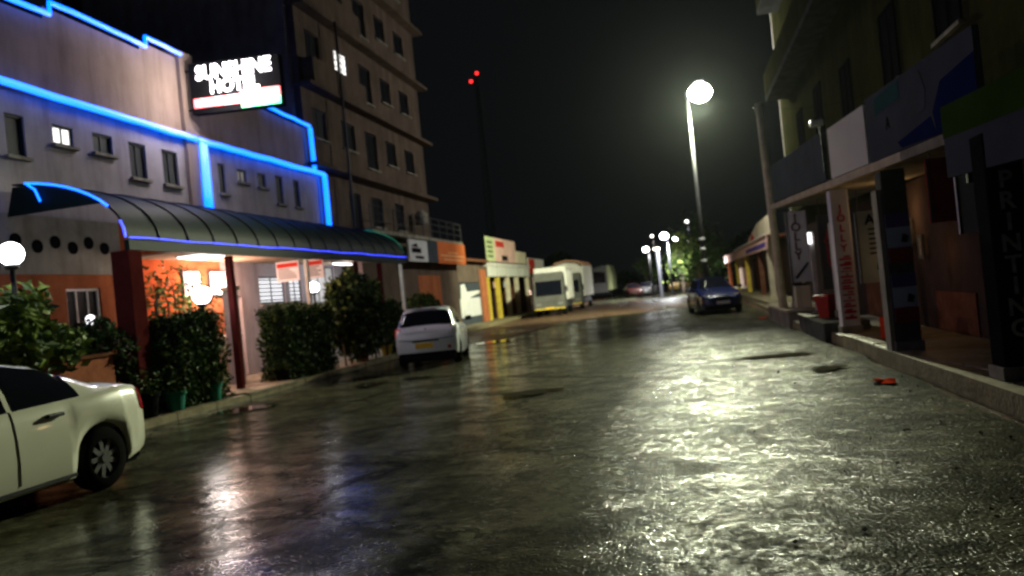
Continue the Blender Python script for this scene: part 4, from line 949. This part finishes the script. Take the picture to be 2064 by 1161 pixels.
street_lamp(-3.6, 90, 5.3, -.3, -.4, 1800, 'leftmost distant street lamp over the far cars', r_=.30, mt='far_lamp_glow', col=(1, .97, .9), spot=165)
street_lamp(.9, 92, 5.8, .0, -.5, 500, 'faint lamp to the right of the lit tree', r_=.28, mt='far_lamp_dim', col=(1, .95, .85), spot=165)
street_lamp(1.0, 96, 8.2, -.1, -.5, 600, 'highest faint distant lamp above the dark tree', r_=.22, mt='far_lamp_dim', col=(.95, .95, 1), spot=120)
street_lamp(-3.6, 108, 7.6, -.1, -.5, 300, 'thin faint lamp above the leftmost distant street lamp', r_=.2, mt='far_lamp_dim', col=(1, .9, .8), spot=120)
t = thing('white_post', (-2.3, 78, 0), 'pale square post standing left of the lit tree', 'post')
MB().box(-2.45, -2.15, 77.85, 78.15, 0, 4.5).build('shaft', 'dark_metal', t, bevel=.02); MB().box(-2.7, -2.1, 77.8, 78.2, 4.502, 4.68).build('cap', 'paint_cream', t)

# utility pole on the right and its wires
up = thing('utility_pole', (2.62, 23.35, .4), 'pale slanting utility pole rising from the concrete block at the canopy end', 'pole')
MB().tube([(2.62, 23.35, .0), (2.56, 23.4, 3.1), (2.50, 23.4, 6.25)], [.12, .105, .085], 12).build('shaft', 'wood_pole', up, smooth=True)
MB().tube([(2.36, 23.4, 6.15), (2.66, 23.4, 6.19)], .025, 6).build('cross_bar', 'dark_metal', up)
mb = MB()
def wire(a, b, sag, r_=.008):
    P = []; 
    for k in range(13): u = k / 12; p = Vector(a).lerp(Vector(b), u); p.z -= sag * 4 * u * (1 - u); P.append(p)
    return MB().tube(P, r_, 4)
tagp(wire((2.5, 23.4, 6.19), (1.3, 36.5, 9.9), .15, .004).build('overhead_wire', 'blackish'), 'wire from the pale pole up to the main street lamp', 'wire')
tagp(wire((2.5, 23.4, 6.2), (4.2, 17.5, 5.0), .2, .005).build('overhead_wire', 'blackish'), 'wire from the pale pole to the dark right-hand building', 'wire')

# aviation-light mast, far
ms = thing('radio_mast', (-35.6, 150, 0), 'tall dark radio mast far off carrying two red lights', 'mast')
mb = MB()
for dx, dy in ((-.6, -.35), (.6, -.35), (0, .7)): mb.tube([(-35.6 + dx * 1.6, 150 + dy * 1.6, 0), (-35.6 + dx * .35, 150 + dy * .35, 45)], .06, 5)
mb.build('leg_tubes', 'dark_metal', ms)
mb = MB()
for k in range(30):
    z = k * 1.5; s = 1.6 - 1.25 * z / 45; s2 = 1.6 - 1.25 * (z + 1.5) / 45; C = [(-.6, -.35), (.6, -.35), (0, .7)]
    for i in range(3): a, b = C[i], C[(i + 1) % 3]; mb.tube([(-35.6 + a[0] * s, 150 + a[1] * s, z), (-35.6 + b[0] * s2, 150 + b[1] * s2, z + 1.5)], .035, 4)
mb.build('lattice', 'dark_metal', ms)
for x, z in ((-35.3, 45.0), (-36.6, 43.6)):
    MB().lathe((x, 149.6, z), [(.02, -.32), (.26, -.2), (.33, 0), (.26, .2), (.02, .32)], 12).build('red_light', 'mast_red', ms, smooth=True)
    MB().tube([(x, 149.6, z), (-35.6, 150, z)], .05, 5).build('light_arm', 'dark_metal', ms)

# ------------------------------------------------------------------ TREES
def tree(x, y, h, rx, rz_, n, size, label, mats, seed, name='broadleaf_tree'):
    r_ = random.Random(seed); t = thing(name, (x, y, 0), label, 'tree', 'trees at the far end of the road'); from mathutils import noise
    mb = MB(); mb.tube([(x, y, -.1), (x + .1, y, h * .3), (x - .05, y, h * .55), (x, y, h * .8)], [.22, .17, .11, .04], 9)
    cl = []
    for k in range(9):
        a = r_.uniform(0, 6.28); e = Vector((x + math.cos(a) * rx * r_.uniform(.3, .8), y + math.sin(a) * rx * r_.uniform(.3, .8), h * r_.uniform(.5, .95))); cl.append(e)
        s0 = Vector((x, y, h * r_.uniform(.3, .55))); mb.tube([s0, s0.lerp(e, .5) + Vector((0, 0, .15)), e], [.07, .045, .015], 6)
    mb.build('trunk', 'bark', t, smooth=True); cl.append(Vector((x, y, h * .85))); pts = []
    for i in range(n):
        c = r_.choice(cl); p = c + Vector((r_.gauss(0, rx * .27), r_.gauss(0, rx * .27), r_.gauss(0, rz_ * .22)))
        if noise.noise(p * 1.3) > -.18: pts.append(p)
    mb = MB(); leafcloud(mb, pts, size, r_); mb.build('crown', list(mats), t, recalc=False)
tree(-.2, 81.5, 5.4, 1.5, 2.6, 2600, .17, 'lit green tree beside the bright distant street lamp', ('leaf_mid', 'leaf_light', 'leaf_light'), 1)
tree(1.6, 84, 6.6, 2.4, 4, 3200, .2, 'dark tree behind the blue hatchback, right of the lit tree', ('leaf_dark', 'leaf_dark', 'leaf_mid'), 2)
tree(-4.6, 100, 4.4, 1.8, 2.4, 1400, .2, 'small tree under the leftmost distant street lamp', ('leaf_mid', 'leaf_mid', 'leaf_light'), 3)
tree(1.2, 66, 3.2, 1.6, 2.4, 1800, .15, 'low dark tree just behind the blue hatchback', ('leaf_dark', 'leaf_mid', 'leaf_mid'), 4)
# far dark tree line
mb = MB(); r_ = random.Random(12)
for i in range(9000):
    x = r_.uniform(-70, 60); hh = 4.5 + 2.5 * math.sin(x * .21) + 1.3 * math.sin(x * .63 + 1); z = hh * math.sqrt(r_.random()); leafcloud(mb, [(x, 128 + r_.uniform(-3, 3), z)], .5, r_)
tagp(mb.build('distant_treeline', ['leaf_dark', 'leaf_dark', 'leaf_mid'], recalc=False), 'dark mass of distant trees closing the road', None, None, 'stuff')

# ------------------------------------------------------------------ RIGHT SIDE: tall block, canopy, signs
rb_ = thing('corner_block', (7, 20, 0), 'tall dark olive building with balconies above the right-hand canopy', 'building')
BX = 4.4
ops = [(28.2, 29.4, 8.8, 10.3), (24.6, 25.8, 8.8, 10.3), (20.2, 21.4, 8.6, 10.1), (28.2, 29.4, 5.4, 6.9), (24.6, 25.8, 5.4, 6.9), (20.6, 21.8, 5.0, 6.5), (16.4, 17.6, 5.0, 6.5), (13, 14.2, 5.0, 6.5), (28.2, 29.4, 12, 13.5), (24.6, 25.8, 12, 13.5)]
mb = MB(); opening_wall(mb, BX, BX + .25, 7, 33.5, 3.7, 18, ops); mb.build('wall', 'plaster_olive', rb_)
for k, o in enumerate(ops): frame_window(rb_, BX, *o, pane='window_soft' if k == 2 else 'unlit_pane', frame='unlit_pane', sgn=-1, bars=1, depth=.012, label='softly lit upper window' if k == 2 else None)
MB().box(BX + .5, 14, 7, 33.5, 0, 18).build('core_wall', 'plaster_olive', rb_)
MB().box(BX, 14, 33.502, 33.75, 0, 18).build('end_wall', 'plaster_grey', rb_)
for z in (7.9, 11.2):
    MB().box(BX - .75, BX - .002, 17.6, 31.5, z, z + .16).build('balcony_slab', 'concrete_dark', rb_)
    MB().box(BX - .75, BX - .62, 17.6, 31.5, z + .162, z + 1.0).build('balcony_parapet', 'plaster_olive', rb_)
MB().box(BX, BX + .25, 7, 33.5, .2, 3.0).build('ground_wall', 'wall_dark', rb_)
MB().box(BX - .03, BX - .002, 18.5, 21.2, .22, 2.75).build('shutter_door', 'rust_brown', rb_)
MB().box(BX - .03, BX - .002, 13.6, 15.6, .22, .9).build('dado_panel', 'rust_brown', rb_)
w_ = frame_window(rb_, BX - .035, 16.55, 17.0, 1.8, 2.3, 'window_warm', 'frame_metal', bars=1, sill=False, sgn=-1, depth=-.02, label='warm lit doorway window')
w_ = frame_window(rb_, BX - .035, 15.85, 16.15, 1.5, 1.95, 'window_warm', 'frame_metal', bars=1, sill=False, sgn=-1, depth=-.02, label='smaller warm lit window')
lamp('doorway_light', (BX - .4, 16.4, 2.4), 9, (1, .58, .25), .15)
lamp('doorway_light', (BX - .5, 14.6, 1.6), 3, (1, .5, .2), .15)

# canopy along the front line (segments so that it follows the bend)
cn = thing('shop_canopy', (3.6, 15, 2.8), 'long flat concrete canopy running over the right-hand shop fronts', 'canopy')
Ys = [6.5, 9, 12, 15, 18, 21, 23.2]
for a, b in zip(Ys, Ys[1:]):
    MB().hexa([(FL(a) + .12, a, CZ(a) + .01), (BX - .01, a, CZ(a) + .01), (BX - .01, b, CZ(b) + .01), (FL(b) + .12, b, CZ(b) + .01), (FL(a) + .12, a, CZ(a) + .15), (BX - .01, a, CZ(a) + .15), (BX - .01, b, CZ(b) + .15), (FL(b) + .12, b, CZ(b) + .15)]).build('slab', 'concrete', cn)
    MB().hexa([(FL(a), a + .01, CZ(a)), (FL(a) + .118, a + .01, CZ(a)), (FL(b) + .118, b - .01, CZ(b)), (FL(b), b - .01, CZ(b)), (FL(a), a + .01, CZ(a) + .13), (FL(a) + .118, a + .01, CZ(a) + .13), (FL(b) + .118, b - .01, CZ(b) + .13), (FL(b), b - .01, CZ(b) + .13)]).build('edge_beam', 'paint_cream' if b > 14 else 'concrete', cn)
# columns
def column(y, wd, z0, z1, mt, label, x=None):
    x = FL(y) + .25 if x is None else x
    t = thing('canopy_column', (x, y, z0), label, 'column', 'columns and posts under the canopy')
    MB().box(x - wd / 2, x + wd / 2, y - wd / 2, y + wd / 2, z0, z1).build('shaft', mt, t, bevel=.015)
    MB().box(x - wd / 2 - .03, x + wd / 2 + .03, y - wd / 2 - .03, y + wd / 2 + .03, z0, z0 + .14).build('base', 'concrete', t, bevel=.01); return t, x
def stacked(t, s, mt, x, y, ztop, zbot, size, sx=1):
    n = len(s); 
    for k, ch in enumerate(s):
        if ch == ' ': continue
        text('letter', ch, mt, size, (x, y, ztop - (ztop - zbot) * (k + .5) / n), '-Y', t, .004, sx, bold=.006)
t, x = column(9.25, .36, .2, 2.78, 'blackish', 'black column painted with the stacked white word PRINTING', x=3.3)
stacked(t, 'PRINTING', 'ink_white', x, 9.25 - .186, 2.38, .62, .25)
t, x = column(12.8, .34, .2, 2.88, 'concrete_dark', 'column wrapped in repeated pale blue posters with maroon bands', x=3.12)
for z in (1.50, .62):
    MB().box(x - .165, x + .165, 12.612, 12.622, z, z + .72).build('poster', 'sign_lightblue', t)
    MB().box(x - .165, x + .165, 12.602, 12.610, z + .52, z + .72).build('poster_top', 'sign_purple', t)
    MB().box(x - .165, x + .165, 12.602, 12.610, z - .0, z + .22).build('poster_band', 'sign_maroon', t)
    MB().slab([(x + .02, 12.60, z + .30), (x + .10, 12.60, z + .28), (x + .13, 12.60, z + .38), (x + .05, 12.60, z + .42)], (0, .008, 0)).build('poster_mark', 'ink_black', t)
MB().box(x - .25, x - .18, 12.64, 12.94, .2, 2.6).build('drain_pipe', 'plaster_grey', t)
t, x = column(16.6, .33, .2, 3.0, 'sign_white', 'white column with stacked red and wine letters beside the red bin', x=3.06)
stacked(t, 'JOLLY', 'ink_red', x, 16.6 - .172, 2.72, 1.75, .19)
mb = MB(); rr = random.Random(5)
for k in range(11):
    z = 1.62 - k * .115; mb.box(x - .11, x + .11, 16.418, 16.424, z, z + .02 + rr.uniform(0, .03)); mb.box(x - .10 + rr.uniform(0, .1), x + .02 + rr.uniform(0, .09), 16.419, 16.425, z + .05, z + .085)
mb.build('letter_strokes', 'ink_red', t)
t, x = column(18.2, .16, .42, 2.45, 'paint_pale', 'plain whitish post just left of the lettered white column', x=3.2)
t, x = column(21.2, .12, .3, 2.42, 'paint_pale', 'slim whitish post with a glowing tube at its top', x=3.2)
MB().tube([(x - .05, 21.1, 2.12), (x - .05, 21.1, 2.40)], .045, 8).build('light_tube', 'tube_glow', t)
t, x = column(22.9, .26, .48, 3.1, 'concrete_dark', 'brown-grey column at the far end of the canopy', x=2.95)
t, x = column(24.6, .2, .48, 3.0, 'paint_cream', 'short yellowish column behind the utility pole', x=3.3)
# projecting boards
def board(y, x0, x1, z0, z1, mt, label, cat='sign', fn=None):
    t = thing('hanging_board', ((x0 + x1) / 2, y, z0), label, cat, 'boards hanging under the canopy')
    MB().box(x0, x1, y, y + .05, z0, z1).build('board', mt, t)
    for a in (x0 - .0, x1 - .03): MB().box(a, a + .03, y - .01, y - .001, z0, z1).build('edge_strip', 'frame_metal', t)
    for xx in (x0 + .06, x1 - .06): MB().tube([(xx, y + .025, z1), (xx, y + .025, min(CZ(y), z1 + .4))], .01, 5).build('hanger', 'dark_metal', t)
    if fn: fn(t, y, x0, x1, z0, z1)
    return t
def f1(t, y, x0, x1, z0, z1):
    stacked(t, 'JOLLY', 'ink_wine', (x0 + x1) / 2 - .04, y - .008, z1 - .05, z0 + .55, .31)
    MB().slab([(x0 + .08, y - .009, z0 + .12), (x0 + .13, y - .009, z0 + .08), (x1 - .06, y - .009, z0 + .46), (x1 - .10, y - .009, z0 + .5)], (0, .006, 0)).build('diagonal_stroke', 'ink_black', t)
board(21.8, 2.72, 3.24, 1.18, 3.02, 'sign_white', 'tall white board reading JOLLY with a black diagonal stroke', fn=f1)
def f2(t, y, x0, x1, z0, z1):
    stacked(t, 'JOLLY', 'ink_red', (x0 + x1) / 2, y - .008, z1 - .35, z0 + .5, .2)
board(19.6, 3.12, 3.52, .98, 2.72, 'sign_grey', 'grey board with small red stacked letters between the two whitish posts', fn=f2)
def f3(t, y, x0, x1, z0, z1):
    text('letter', 'A', 'ink_black', .24, ((x0 + x1) / 2 - .06, y - .008, z1 - .16), '-Y', t, .004, 1, bold=.008)
    mb = MB()
    for k in range(6): mb.box((x0 + x1) / 2 - .1, (x0 + x1) / 2 + .02, y - .008, y - .002, z1 - .34 - k * .085, z1 - .31 - k * .085)
    mb.build('text_lines', 'ink_black', t)
    MB().slab([((x0 + x1) / 2 - .02, y - .008, z0 + .22), ((x0 + x1) / 2 + .16, y - .008, z0 + .18), ((x0 + x1) / 2 + .2, y - .008, z0 + .36), ((x0 + x1) / 2 + .02, y - .008, z0 + .4)], (0, .006, 0)).build('green_mark', 'sign_teal', t)
board(15.0, 3.02, 3.62, 1.18, 2.44, 'sign_greygreen', 'wide grey-green board with a black A and a green mark', fn=f3)
board(11.3, 3.2, 3.9, 1.98, 2.82, 'sign_maroon', 'dark maroon board under the canopy near the poster column')
board(10.3, 3.22, 3.46, 1.78, 2.6, 'sign_white', 'narrow whitish board left of the black column')
# boards above the canopy
def topboard(y0, y1, h, mt, label, lift=.14, dz=0, fn=None, xo=-.02):
    t = thing('fascia_signboard', (FL((y0 + y1) / 2), (y0 + y1) / 2, CZ(y0) + lift), label, 'sign', 'signboards mounted on the canopy edge')
    a, b = y0, y1; xa, xb = FL(a) + xo, FL(b) + xo; za, zb = CZ(a) + lift, CZ(b) + lift
    P = lambda u, v_, off=0: (xa + (xb - xa) * u + off, a + (b - a) * u, za + (zb - za) * u + h * v_)
    MB().hexa([P(0, 0), P(0, 0, .07), P(1, 0, .07), P(1, 0), P(0, 1), P(0, 1, .07), P(1, 1, .07), P(1, 1)]).build('board', mt, t)
    for u in (.1, .9): p = P(u, 0, .09); MB().box(p[0], p[0] + .05, p[1] - .03, p[1] + .03, p[2] - .1, p[2] + h * .9).build('bracket', 'dark_metal', t)
    if fn: fn(t, P)
    return t
def poly(t, P, uv, mt, name, off=-.006): MB().slab([P(u, v_, off) for u, v_ in uv], (.004, 0, 0)).build(name, mt, t)
topboard(13.45, 15.85, .93, 'sign_white_bright', 'bright plain white signboard on the canopy edge')
def fb(t, P):
    poly(t, P, [(0, 0), (.30, 0), (.32, .30), (.24, .62), (.0, .72)], 'sign_blue', 'blue_corner')
    poly(t, P, [(.30, 0.0), (.62, .02), (.66, .12), (.34, .26)], 'sign_blue', 'blue_sweep', -.007)
    poly(t, P, [(.38, .38), (.50, .36), (.56, .62), (.52, .92), (.40, .9), (.36, .62)], 'sign_grey', 'oval_mark', -.008)
    poly(t, P, [(.60, .72), (.88, .66), (.88, .92), (.60, .97)], 'sign_teal', 'teal_mark')
    text('lettering', 'A', 'ink_black', .26, P(.74, .45, -.012), (R(90), 0, R(-90) + math.atan(.054)), t, .003)
topboard(9.3, 13.35, .98, 'sign_grey', 'grey signboard with blue swoosh and teal mark beside the bright white one', fn=fb)
def fg(t, P):
    poly(t, P, [(0, .55), (1, .55), (1, 1), (0, 1)], 'sign_green', 'green_band')
topboard(7.2, 10.1, .82, 'sign_grey', 'grey signboard with dark green top band, nearest on the right', lift=-.42, fn=fg, xo=-.11)
topboard(16.3, 22.4, .95, 'sign_grey', 'dull grey signboard farthest along the canopy edge', lift=.16)
lampfix = thing('small_floodlight', (2.75, 17.2, 4.3), 'small unlit floodlight on a bracket beside the white signboard', 'light fitting')
MB().tube([(2.80, 16.1, 3.3), (2.80, 16.1, 4.25)], .02, 6).build('bracket', 'dark_metal', lampfix); MB().box(2.62, 2.86, 16.05, 16.2, 4.22, 4.34).build('housing', 'plate_white', lampfix, bevel=.02)

# blocks, bin and boxes on the kerb
t = thing('concrete_block', (3, 24, 0), 'long concrete block at the road edge by the utility pole, its lit top coloured pale', 'block')
MB().box(2.5, 3.42, 21.6, 26.5, -.02, .42).build('body', 'concrete', t, bevel=.03); MB().box(2.46, 3.46, 21.56, 26.54, .422, .48).build('top_slab', 'paint_cream', t, bevel=.01)  # top slab coloured paler to stand for lamp light on the block
t = thing('dark_plinth', (3.3, 18, 0), 'low dark stone plinth under the red bin', 'plinth')
MB().box(2.62, 3.5, 16.9, 20.6, .0, .40).build('body', 'concrete_dark', t, bevel=.03); MB().box(2.60, 3.0, 18.9, 20.62, .402, .43).build('top_slab', 'kerb_concrete', t)
t = thing('waste_bin', (2.95, 18.1, .4), 'red tapered waste bin standing on the dark plinth', 'bin')
mb = MB(); mb.lathe((2.98, 18.6, .402), [(.17, 0), (.24, .44)], 4); b_ = mb.build('bucket', 'plastic_red', t); MB().lathe((2.98, 18.6, .84), [(.27, 0), (.27, .06), (.2, .08)], 4).build('rim', 'plastic_red', t)
t = thing('white_crate', (3.1, 22.6, .48), 'off-white upright crate on the concrete block below the JOLLY board', 'crate')
MB().box(2.82, 3.2, 22.2, 22.6, .482, 1.08).build('body', 'paint_cream', t, bevel=.02); MB().box(2.80, 3.22, 22.18, 22.62, 1.082, 1.12).build('lid', 'blackish', t)
t = thing('orange_crate', (3.5, 14.6, .2), 'bright orange crate on the pavement below the grey-green board', 'crate')
MB().box(3.2, 3.72, 14.3, 14.8, .2, .58).build('body', 'plastic_orange', t, bevel=.03)
for z in (.28, .38, .48): MB().box(3.19, 3.73, 14.285, 14.298, z, z + .04).build('slat', 'plastic_orange', t)
t = thing('shop_stool', (3.7, 15.8, .2), 'brown wooden stool behind the orange crate', 'stool')
MB().box(3.5, 3.9, 15.6, 16.0, .62, .68).build('seat', 'rust_brown', t, bevel=.01)
for dx in (3.53, 3.83):
    for dy in (15.63, 15.93): MB().box(dx, dx + .04, dy, dy + .04, .2, .619).build('leg', 'rust_brown', t)
def litter(x, y, s, label, seed):
    rr = random.Random(seed); mb = MB(); n = 9; v = [(x, y, .05)]
    for k in range(n): a = 2 * math.pi * k / n; v.append((x + s * rr.uniform(.6, 1.2) * math.cos(a), y + s * 1.4 * rr.uniform(.6, 1.2) * math.sin(a), .015 + rr.uniform(0, .05)))
    mb.add(v, [(0, k + 1, (k + 1) % n + 1) for k in range(n)]); o = mb.build('litter', 'plastic_orange'); tagp(o, label, 'litter')
litter(2.36, 10.9, .17, 'crumpled red-orange wrapper lying on the road near the kerb', 1)
litter(2.35, 26.9, .16, 'red scrap at the road edge beyond the concrete block', 2)

# yellow-brown shop row beyond (right)
ys_ = thing('yellow_shop_row', (5, 55, 0), 'low ochre shop row with canopy beyond the utility pole', 'shop')
YX = 4.9
mb = MB(); opening_wall(mb, YX, YX + .25, 37.5, 76, .26, 3.0, [(42, 50, .26, 2.4), (54, 60, .26, 2.4), (64, 70, .26, 2.4)]); mb.build('wall', 'plaster_brown', ys_)
MB().box(YX + .6, 14, 37.5, 76, 0, 3.0).build('core_wall', 'plaster_brown', ys_)
for a, b in ((42, 50), (54, 60), (64, 70)): MB().box(YX + .12, YX + .16, a, b, .26, 2.398).build('shutter', 'rust_brown', ys_)
MB().box(YX - 1.1, 14, 37.5, 76, 3.0, 3.14).build('roof', 'rust_brown', ys_)
MB().box(YX - 1.16, YX - 1.102, 37.5, 76, 2.5, 3.12).build('fascia', 'sign_pink', ys_); MB().box(YX - 1.168, YX - 1.161, 38, 50, 2.62, 2.85).build('fascia_band', 'sign_purple', ys_)
MB().tube([(YX - 1.2, 37.5, 3.16), (YX - 1.2, 60, 3.16)], .03, 6).build('gutter', 'plate_white', ys_)
MB().slab([(YX - .9, 38.0, 3.142), (YX - .9, 52, 3.142), (YX - .9, 50, 3.5), (YX - .9, 44, 4.05), (YX - .9, 38.0, 4.1)], (.12, 0, 0)).build('gable_board', 'paint_cream', ys_)
MB().slab([(YX - .91, 46, 3.3), (YX - .91, 49.5, 3.3), (YX - .91, 47.5, 3.7)], (.008, 0, 0)).build('red_patch', 'sign_red', ys_)
for y, mt in ((38.4, 'paint_cream'), (43, 'rust_brown'), (52, 'paint_yellow'), (62, 'paint_yellow'), (72, 'paint_orange')):
    MB().box(YX - 1.1, YX - .86, y - .14, y + .14, .26, 2.998).build('post', mt, ys_, bevel=.01)

# ------------------------------------------------------------------ thin scattering volume, added to imitate lens glow around the lamps
hz = MB().box(-125, 125, -22, 240, -1.2, 52).build('glow_haze', 'blackish'); hz['kind'] = 'stuff'; hz['label'] = 'thin scattering volume added to imitate lens glow around the lamps'
hm = bpy.data.materials.new('glow_scatter'); hm.use_nodes = True; nt = hm.node_tree
for nd in list(nt.nodes):
    if nd.type == 'BSDF_PRINCIPLED': nt.nodes.remove(nd)
pv = nt.nodes.new('ShaderNodeVolumePrincipled'); pv.inputs['Color'].default_value = (.85, .93, .95, 1); pv.inputs['Density'].default_value = .00004; pv.inputs['Anisotropy'].default_value = .88
nt.links.new(pv.outputs[0], nt.nodes['Material Output'].inputs['Volume']); hz.data.materials.clear(); hz.data.materials.append(hm)
